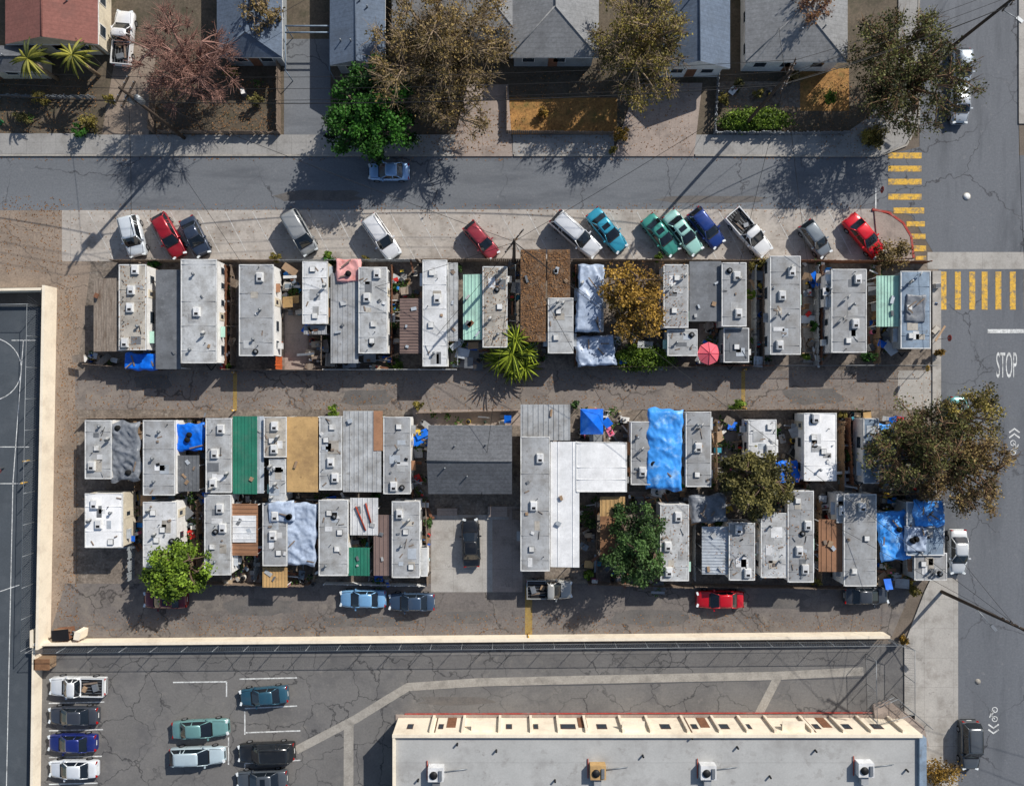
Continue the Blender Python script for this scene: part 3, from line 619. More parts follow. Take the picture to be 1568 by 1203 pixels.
b.build()
b=MB('flat_roof_commercial_building'); h=3.6; x0,y0=G(601,1124,h); x1,y1=G(1412,1500,h)
rf=mat('flat_roof_cap_sheet',(162,162,160),var=.08,scale=.35,fine=.07,dirt=(134,132,130),dirt_amt=.7,dirt_scale=.3,joint=(0,3.0),spots=(118,114,110),spot_scale=.8,spot_lo=.58)
b.box(x0,y1,0,x1,y0,h-.35,m_cream); b.box(x0+.25,y1+.25,h-.35,x1-.25,y0-.25,h-.3,rf)
b.box(x0,y0-.25,h-.35,x1,y0,h,m_cream); b.box(x0,y1,h-.35,x0+.25,y0-.25,h,m_cream); b.box(x1-.25,y1,h-.35,x1,y0-.25,h,RBl)
b.box(x1,y1,h-1.0,x1+.5,y0-.4,h-.1,RBl)
b.box(x0-.02,y0-.3,h,x1+.02,y0+.03,h+.05,m_cream)
brn=mat('dark_bronze_panel',(88,66,56),var=.1)
x=x0+1.2; i=0; rr=random.Random(4)
while x<x1-3:
    wd=rr.choice([.5,.6,1.0,1.5]); b.box(x,y0,1.5,x+wd,y0+.04,2.5,brn); b.box(x+.06,y0+.04,1.56,x+wd-.06,y0+.05,2.44,wglass)
    b.box(x+2.35,y0,0,x+2.6,y0+.3,h-.3,m_cream)
    if i%4==1: b.box(x-.3,y0,0,x-.2,y0+.05,h-.4,brn); b.box(x+wd+.3,y0,.05,x+wd+1.2,y0+.05,2.2,wood_r)
    if i%5==2: b.box(x-.3,y0,2.75,x+1.9,y0+.9,2.85,m_cream)
    x+=rr.choice([2.7,3.1,3.6]); i+=1
for (px,py) in [(668,1183),(915,1180),(1083,1180),(1323,1176)]:
    cx,cy=G(px,py,h); b.box(cx-.75,cy-.6,h-.3,cx+.75,cy+.75,h+.5,RW if px!=915 else RTan); b.tube((cx-.2,cy+.05,h+.5),(cx-.2,cy+.05,h+.6),.38,.38,14,blackp); b.box(cx+.3,cy-.45,h+.5,cx+.6,cy+.5,h+.62,steel); b.box(cx-.35,cy-1.5,h-.3,cx+.35,cy-.6,h+.2,RD if px==668 else RA)
    b.tube((cx+.75,cy,h-.2),(cx+3,cy+.3,h-.2),.05,.05,5,steel); b.tube((cx-.9,cy-.8,h-.2),(cx-.9,cy+1.1,h-.2),.05,.05,5,RRed)
for (px,py) in [(760,1150),(850,1196),(985,1158),(1180,1190),(1250,1150),(1390,1180),(1060,1130),(700,1140),(640,1195),(1130,1145)]:
    cx,cy=G(px,py,h); b.tube((cx,cy,h-.3),(cx,cy,h+.1),.1,.1,7,blackp)
b.build()
b=MB('red_kerb'); band(b,[(620,1092),(1335,1090)],.08,.14,m_red,.14); b.build()
rect('building_sidewalk',606,1093,1400,1106,.12,g_drive,.12)
sheet('entry_ramp_pavement',[(1335,1078),(1360,1070),(1412,1110),(1420,1140),(1395,1140),(1340,1112)],.3,g_drive,.3)
b=MB('ramp_handrail')
for a,c in[((1338,1075),(1365,1062)),((1365,1062),(1418,1108))]:
    p=G(*a);q=G(*c); 
    for z in(.7,1.2): b.tube((*p,z),(*q,z),.03,.03,4,steel)
    for t in(0,.33,.66,1): xx=p[0]+(q[0]-p[0])*t; yy=p[1]+(q[1]-p[1])*t; b.tube((xx,yy,0),(xx,yy,1.2),.03,.03,4,steel)
b.build()
# ---------------------------------------------------------------- walls and fences
def wall(name,pts,h,th,m):
    b=MB(name); band(b,pts,th,h,m,h); band(b,pts,th+.08,h+.06,m,.06); return b.build()
wall('boundary_wall',[(86,441),(76,984)],1.9,.2,m_cream)
wall('boundary_wall',[(64,979),(1352,968)],1.35,.2,m_cream)
wall('boundary_wall',[(-60,448),(80,446)],1.6,.18,m_cream)
wall('boundary_wall',[(64,985),(58,1400)],1.2,.2,m_cream)
wall('boundary_wall',[(62,958),(62,984)],1.3,.25,m_cream); wall('boundary_wall',[(132,960),(130,972)],1.4,.5,m_cream)
b=MB('dumpster'); p=G(104,966); b.obox((p[0],p[1],.65),(1.6,1.0,1.1),.1,wood_r); b.obox((p[0],p[1],1.23),(1.7,1.1,.06),.1,blackp); b.obox((p[0]-.9,p[1],.9),(.2,.1,.1),.1,steel);b.obox((p[0]+.9,p[1],.9),(.2,.1,.1),.1,steel); b.build()
b=MB('dumpster'); p=G(76,1010); b.obox((p[0],p[1],.65),(1.5,1.0,1.1),0,wall_t); b.obox((p[0],p[1],1.23),(1.6,1.1,.06),0,RR); b.build()
def chain(pts,h,z0=0,name='chain_link_fence',sp=3.0,mesh=True):
    b=MB(name)
    for (a,c) in zip(pts[:-1],pts[1:]):
        p=Vector(G(*a)); q=Vector(G(*c)); L=(q-p).length; n=max(1,int(L/sp))
        for i in range(n+1): t=p.lerp(q,i/n); b.tube((t.x,t.y,0),(t.x,t.y,z0+h),.035,.035,5,steel)
        b.tube((p.x,p.y,z0+h),(q.x,q.y,z0+h),.028,.028,4,steel); b.tube((p.x,p.y,z0+.05),(q.x,q.y,z0+.05),.015,.015,3,steel)
        if mesh:
            k=int(L/.24)
            for i in range(k):
                t=p.lerp(q,i/k); 
                for dx in(.35*h,-.35*h):
                    s=t+(q-p).normalized()*dx
                    b.tube((t.x,t.y,z0),(s.x,s.y,z0+h),.008,.008,3,steel,cap=False)
    return b.build()
chain([(66,985),(1352,974)],1.3,1.4); chain([(1356,975),(1384,985),(1384,1080),(1330,1095)],2.0)
chain([(-20,470),(66,470),(56,984)],2.4); chain([(1326,1000),(1328,1092)],2.0)
def plank(pts,h,m,name='wooden_fence',seed=0,gap=0.0):
    b=MB(name); r=random.Random(seed+int(pts[0][0]+pts[0][1]))
    for (a,c) in zip(pts[:-1],pts[1:]):
        p=Vector(G(*a)); q=Vector(G(*c)); d=q-p; L=d.length; n=max(1,int(L/.2)); ang=math.atan2(d.y,d.x)
        for i in range(n):
            if r.random()<gap: continue
            t=p.lerp(q,(i+.5)/n); hh=h+r.uniform(-.1,.08); b.obox((t.x,t.y,hh/2),(.17,.03,hh),ang,m)
        for z in(.4,h-.3): b.obox(((p.x+q.x)/2,(p.y+q.y)/2,z),(L,.06,.08),ang,m)
        for i in range(int(L/2.4)+1): t=p.lerp(q,min(1,i*2.4/L)); b.obox((t.x,t.y,h/2+.05),(.1,.1,h+.1),ang,m)
    return b.build()
plank([(182,402),(435,402)],1.6,wood); plank([(435,402),(640,401)],1.5,wall_g); plank([(640,401),(900,401)],1.7,wood,gap=.05); plank([(900,401),(1160,402)],1.5,wood); plank([(1160,402),(1415,404)],1.6,wood_r)
plank([(140,558),(250,567)],1.4,wood); plank([(350,566),(500,567)],1.6,wood); plank([(500,566),(700,566)],1.3,white); plank([(880,562),(1060,562)],1.5,wood); plank([(1060,560),(1180,560)],1.4,wood_r); chain([(1180,560),(1425,560)],1.2)
plank([(135,640),(340,638)],1.3,wood); plank([(640,632),(795,628)],1.2,wood); plank([(1045,628),(1240,626)],1.4,wood); plank([(1240,626),(1335,628)],1.3,wood)
plank([(500,890),(656,893)],1.1,white); plank([(320,890),(470,893)],1.2,wood); plank([(900,890),(1060,895)],1.3,wood); plank([(1060,893),(1290,897)],1.3,wood)
plank([(632,640),(634,760)],1.5,wood_r); plank([(654,765),(656,893)],1.3,wood); plank([(1337,756),(1420,752)],1.5,wood); plank([(1290,640),(1296,740)],1.6,wood_r); plank([(432,488),(432,566)],2.0,mat('orange_stained_wood',(176,84,40),var=.2,fine=.2)); plank([(1250,640),(1255,740)],1.3,wood)
for x in (353,361,497,603,702,789,880,1151,1163,1245,1250,1337): plank([(x,410),(x,560)],1.4,R.choice([wood,wood_r,wall_g,wall_t]),gap=.08)
for x in (216,312,398,486,584,960,1046,1093,1142,1226,1284): plank([(x,645),(x,750)],1.3,R.choice([wood,wood_r,wall_g,wall_t]),gap=.08)
for x in (206,309,396,485,568,912,1060,1160,1250): plank([(x,765),(x,885)],1.3,R.choice([wood,wood_r,wall_g,wall_t]),gap=.08)
plank([(776,140),(776,205),(938,207)],1.0,wood); plank([(1098,110),(1092,206),(1230,207),(1300,206)],1.0,steel,name='yard_fence',gap=.5)
plank([(240,120),(236,205)],1.4,wood); plank([(430,90),(430,205)],1.4,wood); plank([(0,150),(150,152)],1.0,steel,name='yard_fence',gap=.5); plank([(250,205),(430,206)],1.0,wood,gap=.3)
# ---------------------------------------------------------------- clutter
dull=[(196,194,190),(120,90,66),(70,72,76),(176,170,160),(140,112,82),(30,30,32),(215,213,208),(150,146,140),(96,98,102),(84,70,58),(110,120,128),(168,150,126)]
vivid=[(190,44,40),(30,86,170),(44,110,70),(204,172,66),(206,110,140),(60,140,160),(36,120,196)]
DM=[mat('weathered_goods_%d'%i,c,var=.15,fine=.1,rough=.6) for i,c in enumerate(dull)]
VM=[mat('coloured_goods_%d'%i,c,var=.15,fine=.1,rough=.5) for i,c in enumerate(vivid)]
PG=mat('pot_plant_green',(62,86,36),var=.3,fine=.3)
def clutter(x0,y0,x1,y1,n,seed):
    r=random.Random(seed); b=MB('yard_clutter')
    pick=lambda: r.choice(VM) if r.random()<.2 else r.choice(DM)
    area=(x1-x0)*(y1-y0)/225; n=int(n*1.3+area*.6)
    if y0<240: n=2
    for i in range(n):
        x,y=G(r.uniform(x0,x1),r.uniform(y0,y1)); t=r.random(); m=pick(); a=r.choice([r.uniform(0,3.14),r.gauss(0,.1)])
        if t<.3:
            s=r.uniform(.2,.75); hh=r.uniform(.15,.9); b.obox((x,y,hh/2),(s,s*r.uniform(.5,1),hh),a,m); b.obox((x,y,hh+.015),(s*1.06,s*.7,.03),a,pick())
        elif t<.42: rr=r.uniform(.12,.28); b.tube((x,y,0),(x,y,.4+rr),rr*.85,rr,10,m); b.tube((x,y,.4+rr),(x,y,.41+rr),rr*.9,rr*.9,10,DM[5])
        elif t<.64: b.obox((x,y,.12+r.uniform(0,1.0)),(r.uniform(.8,2.2),r.uniform(.08,.3),.05),a,r.choice([wood,wood_r,wall_t,steel,white]),r.uniform(-.3,.3))
        elif t<.74: b.obox((x,y,.3+r.uniform(0,1.2)),(r.uniform(.7,1.6),r.uniform(.5,1.1),.04),a,r.choice([RAl,RTan,RB,TB,RA,RD,wall_t,RWe]),r.uniform(-.4,.4))
        elif t<.8:
            hh=.72; b.obox((x,y,hh),(.9,.6,.04),a,pick())
            for sx in(-.3,.3):
                for sy in(-.2,.2): b.tube((x+sx,y+sy,0),(x+sx,y+sy,hh),.02,.02,4,steel)
            for k in range(3): b.obox((x+r.uniform(-.25,.25),y+r.uniform(-.15,.15),hh+.1),(.14,.14,.16),a,pick())
        elif t<.87:
            for sx in(-.2,.2):
                for sy in(-.2,.2): b.tube((x+sx,y+sy,0),(x+sx,y+sy,.45),.02,.02,4,m)
            b.obox((x,y,.46),(.48,.48,.04),0,m); b.obox((x,y+.23,.72),(.48,.04,.5),0,m)
        else:
            b.tube((x,y,0),(x,y,.3),.14,.18,8,wall_t)
            for k in range(18):
                q=(x+r.gauss(0,.22),y+r.gauss(0,.22),.35+r.uniform(0,.5)); s=.1
                b.add([(q[0]-s,q[1],q[2]),(q[0],q[1]-s,q[2]+.05),(q[0]+s,q[1],q[2]),(q[0],q[1]+s,q[2]+.08)],[(0,1,2,3)],PG)
    b.build()
CL=[(224,405,238,560,16),(335,420,360,560,18),(436,410,460,480,14),(471,500,500,562,16),(508,535,548,562,16),(552,543,600,564,16),(595,410,612,560,20),(612,405,645,455,10),(690,525,745,562,18),(780,400,795,560,12),(785,525,835,560,14),(878,405,886,560,8),(925,510,1015,560,20),(1070,495,1105,555,18),(1148,410,1178,555,24),(1228,400,1265,555,34),(1328,410,1345,540,14),(1345,500,1378,540,10),(1427,420,1434,520,2),
(268,640,315,700,12),(630,640,655,760,16),(888,625,960,672,30),(1000,740,1045,765,10),(1090,640,1145,750,30),(1190,640,1230,750,18),(1282,630,1322,750,26),(1348,640,1420,750,26),
(190,760,218,840,18),(270,757,310,822,34),(340,820,400,892,22),(440,870,488,895,14),(535,818,572,840,14),(566,880,600,892,8),(645,765,658,885,10),(887,760,918,890,18),(920,852,1010,890,16),(960,755,1010,775,12),(1056,760,1112,806,20),(1156,755,1206,782,16),(1246,755,1256,880,10),(1256,756,1290,795,14),(1342,755,1400,785,22),(1345,860,1400,890,22),(95,955,130,975,6),(440,425,462,480,8),(0,120,60,200,6),(1110,115,1180,160,14),(345,120,430,200,10),(1000,895,1010,905,3),(140,758,215,762,4),(220,758,560,764,30),(130,542,185,556,10),(640,634,780,648,4)]
for i,c in enumerate(CL): clutter(*c,seed=100+i)
b=MB('patio_umbrella'); x,y=G(1086,541,2.3); mu=mat('umbrella_pink',(214,98,110),var=.05,fine=.04); b.cone((x,y,2.1),1.15,.45,8,mu)
for i in range(8): a=2*math.pi*i/8; b.tube((x+1.15*math.cos(a),y+1.15*math.sin(a),2.1),(x,y,2.56),.03,.03,4,mat('umbrella_seam',(170,60,76)))
b.tube((x,y,0),(x,y,2.65),.03,.03,6,white); b.tube((x,y,0),(x,y,.1),.3,.3,12,blackp); b.build()
b=MB('canopy_tent'); x0,y0=G(889,626,2.4); x1,y1=G(924,665,2.4); cx,cy=(x0+x1)/2,(y0+y1)/2
b.add([(x0,y1,2.2),(x1,y1,2.2),(x1,y0,2.2),(x0,y0,2.2),(cx,cy,3.0)],[(0,1,4),(1,2,4),(2,3,4),(3,0,4)],TB)
for x in(x0,x1):
    for y in(y0,y1): b.tube((x,y,0),(x,y,2.2),.03,.03,5,white)
b.build()
for (x0,y0,x1,y1) in[(669,778,700,789),(747,775,777,791)]:
    b=MB('porch_step'); p=G(x0,y0,.4);q=G(x1,y1,.4); b.box(p[0],q[1],0,q[0],p[1],.4,g_drive); b.box(p[0]-.1,q[1]-.3,0,q[0]+.1,q[1],.2,g_slab); b.build()
# ---------------------------------------------------------------- trees
def quads(name,C,size,tone,m,nz_bias=.6,rng=None,asp=.7):
    n=len(C); nrm=rng.normal(size=(n,3)); nrm[:,2]=np.abs(nrm[:,2])+nz_bias; nrm/=np.linalg.norm(nrm,axis=1)[:,None]
    t=rng.normal(size=(n,3)); u=np.cross(nrm,t); u/=np.linalg.norm(u,axis=1)[:,None]; w=np.cross(nrm,u)
    s=(size*rng.uniform(.6,1.3,n))[:,None]
    V=np.stack([C-u*s,C-w*s*asp,C+u*s,C+w*s*asp],1).reshape(-1,3)
    o=C.mean(0); o[2]=0; V=V-o
    me=bpy.data.meshes.new(name); me.vertices.add(4*n); me.vertices.foreach_set('co',V.ravel().astype(np.float32))
    me.loops.add(4*n); me.loops.foreach_set('vertex_index',np.arange(4*n,dtype=np.int32))
    me.polygons.add(n); me.polygons.foreach_set('loop_start',np.arange(0,4*n,4,dtype=np.int32))
    me.update(calc_edges=True); me.validate()
    a=me.attributes.new('tone','FLOAT','POINT'); a.data.foreach_set('value',np.repeat(np.clip(tone,0,1),4).astype(np.float32))
    me.materials.append(m); ob=bpy.data.objects.new(name,me); ob.location=o; COL.objects.link(ob); return ob
def parent(name,kids,loc):
    e=bpy.data.objects.new(name,None); e.location=loc; COL.objects.link(e); bpy.context.view_layer.update()
    for k in kids:
        if k: k.parent=e; k.matrix_parent_inverse=Matrix.Translation(loc).inverted()
barkm={'brown':mat('bark_brown',(92,76,64),var=.2,fine=.2),'red':mat('bark_reddish_twig',(134,102,92),var=.25,fine=.25),'grey':mat('bark_grey_twig',(140,122,100),var=.2,fine=.2),'tan':mat('bark_tan_twig',(116,92,70),var=.25,fine=.25)}
def tree(name,px,py,rpx,h,leaf,bark='brown',nc=110,lp=90,ls=.16,base=.3,twigs=0,seed=1,sx=1,sy=1,spread=.10,irr=.15):
    rng=np.random.default_rng(seed); hc=h*(1+base)/2; rz=h*(1-base)/2; cx,cy=G(px,py,hc); Rr=rpx/15*(72-hc)/72
    ph=rng.uniform(0,6.28,4)
    d=rng.normal(size=(nc,3)); d/=np.linalg.norm(d,axis=1)[:,None]; rad=rng.uniform(0,1,nc)**.42
    th=np.arctan2(d[:,1],d[:,0]); out=(1+irr*np.sin(2*th+ph[0])+irr*np.sin(3*th+ph[1])*.8+irr*.6*np.sin(5*th+ph[2]))*.9
    C=np.stack([cx+d[:,0]*rad*Rr*out*sx,cy+d[:,1]*rad*Rr*out*sy,hc+d[:,2]*rad*rz],1)
    kids=[]
    b=MB('trunk_and_branches'); bm=barkm[bark]; tr0=.05*Rr+.12
    fork=Vector((cx+rng.normal()*.2,cy+rng.normal()*.2,h*base*1.0)); b.tube((cx,cy,-.05),fork,tr0*1.3,tr0,9,bm)
    limbs=[]
    for i in range(8):
        a=6.28*i/8+rng.uniform(-.3,.3); q=Vector((cx+math.cos(a)*Rr*.5*sx,cy+math.sin(a)*Rr*.5*sy,hc+rng.uniform(-.25,.45)*rz)); mid_=fork.lerp(q,.5)+Vector((0,0,.1*rz))
        b.tube(fork,mid_,tr0*.6,tr0*.42,6,bm); b.tube(mid_,q,tr0*.42,tr0*.25,6,bm); limbs+=[mid_,q]
    q=Vector((cx,cy,h*.85)); b.tube(fork,q,tr0*.6,tr0*.2,6,bm); limbs.append(q)
    for c in C:
        c=Vector(c); l=min(limbs,key=lambda x:(x-c).length); m2=l.lerp(c,.5)+Vector((0,0,.08*(c-l).length)); b.tube(l,m2,.08,.06,4,bm,cap=False); b.tube(m2,c,.06,.03,4,bm,cap=False)
        if twigs:
            dr=(c-Vector((cx,cy,h*.35))).normalized()
            for k in range(twigs):
                v=(dr*.9+Vector(rng.normal(size=3))*.6).normalized(); L=rng.uniform(.5,1.3)*Rr*.22; s=c-dr*rng.uniform(0,.6); e=s+v*L
                b.tube(s,e,.03,.014,3,bm,cap=False)
                e2=s+v*L*.5+Vector(rng.normal(size=3))*.25*L; b.tube(s+v*L*.4,e2+v*L*.2,.02,.01,3,bm,cap=False)
    kids.append(b.build())
    if lp:
        K=np.repeat(np.arange(nc),lp); P=C[K]+rng.normal(size=(len(K),3))*np.array([Rr,Rr,rz])*spread
        P[:,2]=np.maximum(P[:,2],.1)
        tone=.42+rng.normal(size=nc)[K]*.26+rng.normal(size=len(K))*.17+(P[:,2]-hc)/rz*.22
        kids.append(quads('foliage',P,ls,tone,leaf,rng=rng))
    parent(name,kids,(cx,cy,0))
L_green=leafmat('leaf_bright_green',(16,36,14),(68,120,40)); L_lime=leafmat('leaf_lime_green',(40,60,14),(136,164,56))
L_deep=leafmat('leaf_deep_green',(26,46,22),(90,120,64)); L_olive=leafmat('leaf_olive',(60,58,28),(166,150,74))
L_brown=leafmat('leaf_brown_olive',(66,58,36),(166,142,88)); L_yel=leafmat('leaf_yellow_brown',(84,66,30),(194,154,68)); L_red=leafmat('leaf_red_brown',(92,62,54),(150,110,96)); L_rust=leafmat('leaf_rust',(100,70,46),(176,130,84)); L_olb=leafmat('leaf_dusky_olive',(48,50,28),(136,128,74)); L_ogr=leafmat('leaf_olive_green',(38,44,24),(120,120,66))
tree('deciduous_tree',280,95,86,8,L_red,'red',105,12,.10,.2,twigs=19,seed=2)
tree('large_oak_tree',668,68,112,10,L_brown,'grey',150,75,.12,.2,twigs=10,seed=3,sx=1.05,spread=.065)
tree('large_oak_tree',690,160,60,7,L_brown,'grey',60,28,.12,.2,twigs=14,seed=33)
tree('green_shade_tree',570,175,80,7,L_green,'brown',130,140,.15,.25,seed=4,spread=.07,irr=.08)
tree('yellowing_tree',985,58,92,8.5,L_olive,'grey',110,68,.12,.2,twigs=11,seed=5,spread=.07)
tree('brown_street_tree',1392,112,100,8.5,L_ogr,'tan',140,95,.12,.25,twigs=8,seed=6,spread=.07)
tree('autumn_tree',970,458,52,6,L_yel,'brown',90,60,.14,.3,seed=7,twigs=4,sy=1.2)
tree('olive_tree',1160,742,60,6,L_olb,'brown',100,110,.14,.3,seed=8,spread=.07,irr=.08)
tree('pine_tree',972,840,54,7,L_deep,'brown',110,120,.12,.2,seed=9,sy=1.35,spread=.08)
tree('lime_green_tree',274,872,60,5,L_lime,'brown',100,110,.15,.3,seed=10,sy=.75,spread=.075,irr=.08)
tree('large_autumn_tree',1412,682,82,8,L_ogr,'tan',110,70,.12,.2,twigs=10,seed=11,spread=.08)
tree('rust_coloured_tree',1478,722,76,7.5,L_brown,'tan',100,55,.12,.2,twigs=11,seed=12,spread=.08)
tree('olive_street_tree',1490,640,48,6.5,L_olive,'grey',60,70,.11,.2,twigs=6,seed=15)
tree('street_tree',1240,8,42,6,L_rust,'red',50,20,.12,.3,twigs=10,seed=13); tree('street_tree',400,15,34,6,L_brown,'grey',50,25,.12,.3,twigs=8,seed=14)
def bush(px,py,rp,h,leaf,seed,sx=1,sy=1,name='shrub',n=25,lp=60,ls=.11):
    rng=np.random.default_rng(seed); cx,cy=G(px,py,h*.6); Rr=rp/15
    d=rng.normal(size=(n,3)); d/=np.linalg.norm(d,axis=1)[:,None]; rad=rng.uniform(0,1,n)**.5
    C=np.stack([cx+d[:,0]*rad*Rr*sx*.85,cy+d[:,1]*rad*Rr*sy*.85,h*.5+d[:,2]*rad*h*.4],1)
    K=np.repeat(np.arange(n),lp); P=C[K]+rng.normal(size=(len(K),3))*np.array([Rr*sx**.5,Rr*sy**.5,h*.5])*.15; P[:,2]=np.maximum(P[:,2],.05)
    t=.42+rng.normal(size=n)[K]*.25+rng.normal(size=len(K))*.15
    b=MB('stems')
    for c in C[:12]: b.tube((cx+(c[0]-cx)*.2,cy+(c[1]-cy)*.2,0),tuple(c),.03,.015,4,barkm['brown'])
    parent(name,[b.build(),quads('foliage',P,ls,t,leaf,rng=rng)],(cx,cy,0))
bush(985,548,26,2.2,L_lime,20,2.0,.8,'garden_hedge',60,80)
bush(1160,182,30,1.6,L_lime,21,2.2,.55,'garden_hedge',80,90)
bush(1368,388,30,2.4,L_brown,22,1.1,.8); bush(1441,1188,34,2.2,L_yel,23,1,.7); bush(1340,205,22,1.2,L_olive,24)
for i,(x,y,r_,l) in enumerate([(135,185,18,L_olive),(120,200,10,L_green),(60,150,12,L_olive),(165,150,8,L_olive),(235,405,8,L_green),(505,398,10,L_green),(605,440,9,L_green),(1165,405,16,L_olive),(1060,470,10,L_lime),(600,500,9,L_deep),(1150,450,9,L_lime),(1250,500,8,L_green),(1330,545,10,L_green),(580,640,8,L_lime),(640,620,8,L_olive),(510,630,10,L_lime),(880,620,8,L_deep),(1130,620,12,L_lime),(1190,660,8,L_green),(1300,700,8,L_deep),(655,800,8,L_deep),(645,872,7,L_lime),(905,800,10,L_deep),(700,410,8,L_deep),(955,205,14,L_yel),(940,230,7,L_olive),(830,170,9,L_yel),(1110,150,10,L_olive),(350,110,12,L_olive),(1270,150,14,L_lime),(1400,905,12,L_olive),(1385,980,8,L_yel),(575,760,8,L_green),(960,690,6,L_green),(1100,800,8,L_deep),(1440,540,7,L_yel),(500,390,8,L_lime),(860,395,9,L_olive),(1010,395,8,L_lime),(420,395,8,L_olive),(1215,115,12,L_brown),(350,560,6,L_lime),(470,410,6,L_deep),(610,560,7,L_lime),(1235,545,8,L_lime),(1290,635,6,L_olive),(340,760,6,L_deep),(1200,780,7,L_green),(1250,890,7,L_olive),(900,880,8,L_lime),(560,396,6,L_olive),(1130,130,10,L_olb),(1165,140,8,L_olive),(30,180,12,L_olb),(390,150,10,L_olb)]):
    bush(x,y,r_,1.4 if r_<10 else 1.9,l,40+i,R.uniform(.8,1.4),R.uniform(.7,1.2),n=12,lp=45,ls=.1)
def fronds(name,px,py,rp,h,n,leaf,seed,trunk=True,droop=.5,w=.16):
    r=random.Random(seed); cx,cy=G(px,py,h); Rr=rp/15; V=[];F=[];tn=[]
    for i in range(n):
        a=r.uniform(0,6.28); L=Rr*r.uniform(.6,1.08); up=r.uniform(-.3,1.0); tone=r.uniform(0,1)**1.5
        for k in range(6):
            t=k/5; x=cx+math.cos(a)*L*t; y=cy+math.sin(a)*L*t; z=h+up*L*t*.6-droop*L*t*t; ww=w*math.sin(math.pi*min(1,.12+t*.88))+.01
            base=len(V); V+=[(x-math.sin(a)*ww,y+math.cos(a)*ww,z-.05),(x,y,z+.03),(x+math.sin(a)*ww,y-math.cos(a)*ww,z-.05)]; tn+=[tone]*3
            if k: F+=[(base-3,base-2,base+1,base),(base-2,base-1,base+2,base+1)]
    me=bpy.data.meshes.new('fronds'); me.from_pydata([(v[0]-cx,v[1]-cy,v[2]) for v in V],[],F); at=me.attributes.new('tone','FLOAT','POINT'); at.data.foreach_set('value',tn); me.materials.append(leaf)
    o=bpy.data.objects.new('fronds',me); o.location=(cx,cy,0); COL.objects.link(o)
    b=MB('trunk'); b.tube((cx,cy,0),(cx,cy,h),.2,.14,8,barkm['grey']); parent(name,[o,b.build()],(cx,cy,0))
L_palm=leafmat('leaf_palm',(60,70,24),(170,164,70)); L_yuc=leafmat('leaf_yucca',(24,48,12),(170,184,56),.1)
fronds('palm_tree',42,90,30,4.5,40,L_palm,1,w=.13); fronds('palm_tree',110,84,30,4.5,40,L_palm,2,w=.13); fronds('palm_tree',135,60,14,3,20,L_palm,5,w=.1)
for i,(x,y,r_,hh) in enumerate([(785,542,38,2.6),(764,552,26,1.8),(804,562,26,1.7),(790,520,26,2.8),(772,525,22,2.2),(808,538,24,2.1),(784,568,22,1.5)]): fronds('yucca_plant',x,y,r_,hh,56,L_yuc,10+i,droop=.35,w=.075)
# ---------------------------------------------------------------- poles and wires
def pole(px,py,h,arms=2,ang=.0,lamp=None,trans=False):
    x,y=G(px,py); b=MB('utility_pole'); b.tube((x,y,0),(x,y,h),.19,.12,10,polew)
    for k in range(arms):
        z=h-.4-k*1.0; b.obox((x,y+.0,z),(2.6,.12,.14),ang,polew)
        for s in(-1.15,-.6,.6,1.15): b.tube((x+s*math.cos(ang),y+s*math.sin(ang),z+.07),(x+s*math.cos(ang),y+s*math.sin(ang),z+.25),.05,.04,6,steel)
    if trans: b.tube((x+.4,y,h-3),(x+.4,y,h-2.0),.28,.28,12,steel); b.tube((x-.4,y,h-3),(x-.4,y,h-2.0),.28,.28,12,steel)
    if lamp:
        lx,ly,lz=lamp; b.tube((x,y,lz-.3),(x+lx,y+ly,lz),.04,.035,6,steel); a=math.atan2(ly,lx); b.obox((x+lx,y+ly,lz),(.7,.3,.15),a,steel); b.obox((x+lx,y+ly,lz-.09),(.4,.2,.06),a,whl)
    b.build(); return (x,y,h)
A=pole(283,212,12.0,2,1.1,trans=True); B=pole(787,403,11.0,1,.9); C_=pole(1140,192,12.3,2,1.2); D=pole(1452,76,10.5,2,.9,lamp=(1.5,-1.2,8)); E=pole(1441,905,12,2,2.6,lamp=(1.6,-1.9,5.5))
def wire(a,c,sag,dz=0,off=(0,0),name='overhead_wire',r=.022):
    b=MB(name); p=Vector(a)+Vector((off[0],off[1],dz)); q=Vector(c)+Vector((off[0],off[1],dz)); pr=p
    for i in range(1,17):
        t=i/16; s=p.lerp(q,t); s.z-=sag*4*t*(1-t); b.tube(pr,s,r,r,3,blackp,cap=False); pr=s
    b.build()
LF=(-75,A[1]+3,11.5)
for o in((-.5,-1),(0,0),(.5,1)):
    wire(A,C_,1.2,-.2,o); wire(LF,A,1,-.2,o); wire(C_,D,.8,-.2,o)
wire(A,C_,1.6,-3,(0,0),r=.045); wire(LF,A,1,-3,r=.045); wire(C_,D,1.2,-3,r=.045)
wire(A,B,.8,-.8); wire(B,E,1.2,-.8); wire(B,C_,.8,-.6); wire(D,(60,60,11),.4,-.2); wire(D,(E[0]+4,E[1]+2,11),1.4,-.6); wire(E,(75,-32,12),.4,-.3); wire(E,(75,-30,11),.4,-.9); wire(A,(-20,38,5),.3,-1.2); wire(C_,(26,36,4.5),.3,-1.2)
for q in((-8,5,3.6),(10,-3,3.6),(-15,10,3.4),(8,9,3.4),(-3,-10,3.8),(14,5,3.4)): wire(B,q,.4,-1)
for q in((-25,10,3.4),(-38,10,3.4),(-44,36,4)): wire(A,q,.4,-1.4)
for q in((30,9,3.3),(22,10,3.3),(38,36,3.6)): wire(C_,q,.4,-1.4)
for q in((38,-8,3.3),(30,-12,3.3)): wire(E,q,.4,-1.4)
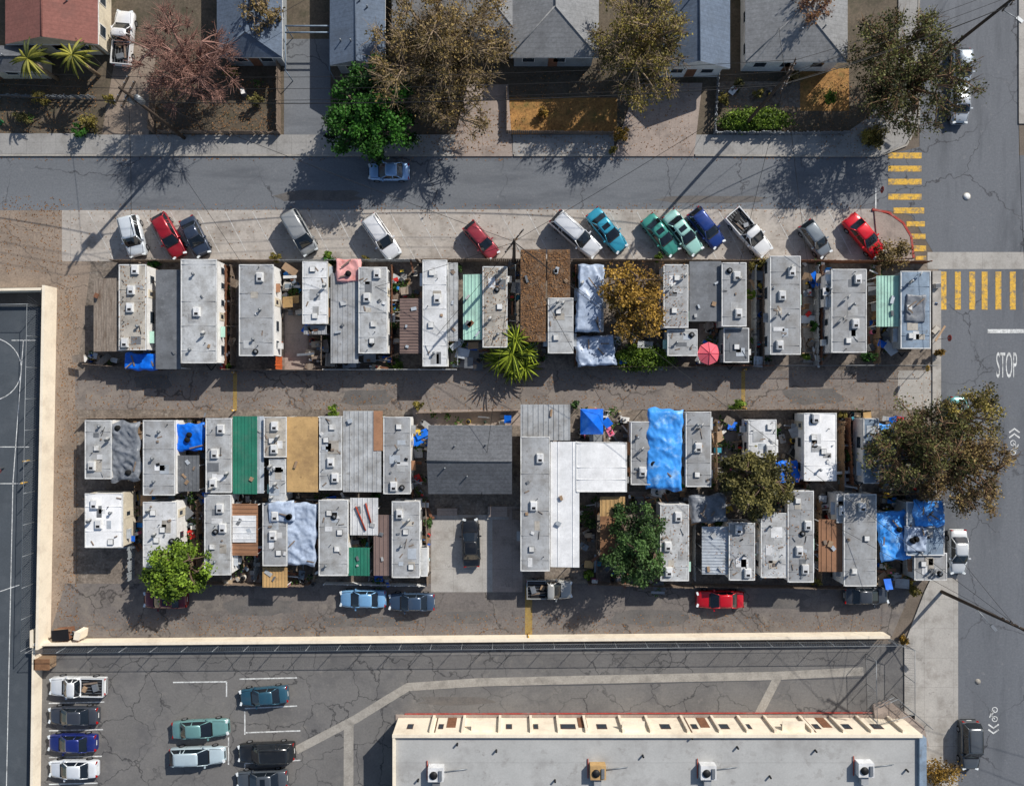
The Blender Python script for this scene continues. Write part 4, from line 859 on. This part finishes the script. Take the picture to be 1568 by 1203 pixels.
def sign(px,py,h=2.4,m=None):
    x,y=G(px,py); b=MB('traffic_sign'); b.tube((x,y,0),(x,y,h),.03,.03,6,steel); pts=[(x+.03+.0,y+.35*math.cos(a),h-.2+.35*math.sin(a)) for a in [math.pi/8+i*math.pi/4 for i in range(8)]]
    b.add(pts+[(p[0]+.02,p[1],p[2]) for p in pts],[tuple(range(7,-1,-1)),tuple(range(8,16))]+[(i,(i+1)%8,8+(i+1)%8,8+i) for i in range(8)],m or m_red); b.build()
sign(1433,520); sign(1333,300); sign(1402,565,2.2,m_y)
for (px,py) in[(361,570),(361,628),(809,970),(1138,566),(1138,625),(45,705),(42,738)]:
    b=MB('yellow_bollard'); x,y=G(px,py); b.tube((x,y,0),(x,y,.95),.09,.09,8,m_y); b.tube((x,y,.95),(x,y,1.02),.09,.03,8,m_y); b.tube((x,y,.6),(x,y,.75),.094,.094,8,white); b.build()
bars('speed_bump_marking',[(357,572,363,628),(804,896,815,974),(1135,568,1141,624)],mat('speed_bump_yellow',(146,122,70),var=.2,fine=.2,dirt=(110,103,96),dirt_amt=.8),.022)
rng=np.random.default_rng(5); P=[]
for (x0,y0,x1,y1,n) in[(90,322,1330,400,500),(130,568,1430,600,900),(130,605,1430,628,1200),(88,420,120,950,900),(100,940,1350,972,1200),(780,110,1060,235,900),(0,300,95,420,400),(240,120,430,210,1200),(640,170,780,235,500),(1250,130,1350,235,400),(1390,740,1440,800,200),(0,236,1350,246,500),(0,312,1340,324,500),(0,120,150,205,600),(1100,110,1300,205,700)]:
    for i in range(n): x,y=G(rng.uniform(x0,x1),rng.uniform(y0,y1)); P.append((x,y,.15 if y0<235 and y0>100 else .03))
quads('leaf_litter',np.array(P),.07,rng.uniform(0,1,len(P)),L_rust,nz_bias=6,rng=rng)
P=[]
for (x0,y0,x1,y1,n,z) in[(798,383,835,522,900,2.97),(839,383,872,455,500,2.87),(925,400,1050,500,500,3.12),(1105,700,1240,885,300,3.1),(1010,775,1055,885,120,3.1),(740,410,777,530,200,3.0),(182,406,224,535,150,3.1)]:
    for i in range(n): x,y=G(rng.uniform(x0,x1),rng.uniform(y0,y1),z); P.append((x,y,z))
quads('roof_leaf_litter',np.array(P),.07,rng.uniform(0,1,len(P)),L_rust,nz_bias=6,rng=rng)
# ---------------------------------------------------------------- light, sky, camera
el=math.radians(34); dx,dy=.67,.742
sun=bpy.data.lights.new('sun','SUN'); sun.energy=5.0; sun.angle=math.radians(.5); sun.color=(1,.955,.885)
so=bpy.data.objects.new('sun',sun); COL.objects.link(so); so.location=(40,45,60)
so.rotation_euler=Vector((-dx*math.cos(el),-dy*math.cos(el),-math.sin(el))).to_track_quat('-Z','Y').to_euler()
w=bpy.data.worlds.new('World'); scene.world=w; w.use_nodes=True; nt=w.node_tree; bg=nt.nodes['Background']
sk=nt.nodes.new('ShaderNodeTexSky'); sk.sky_type='NISHITA'; sk.sun_disc=False; sk.sun_elevation=el; sk.sun_rotation=math.atan2(dx,dy)
nt.links.new(sk.outputs[0],bg.inputs[0]); bg.inputs[1].default_value=.10
cam=bpy.data.cameras.new('camera'); co=bpy.data.objects.new('camera',cam); COL.objects.link(co); co.location=(0,0,CAMH); co.rotation_euler=(0,0,0)
cam.sensor_width=36; cam.lens=36*(SC*CAMH)/1568; cam.clip_end=4000; scene.camera=co
scene.view_settings.view_transform='Standard'; scene.view_settings.look='None'; scene.view_settings.exposure=0; scene.view_settings.gamma=1
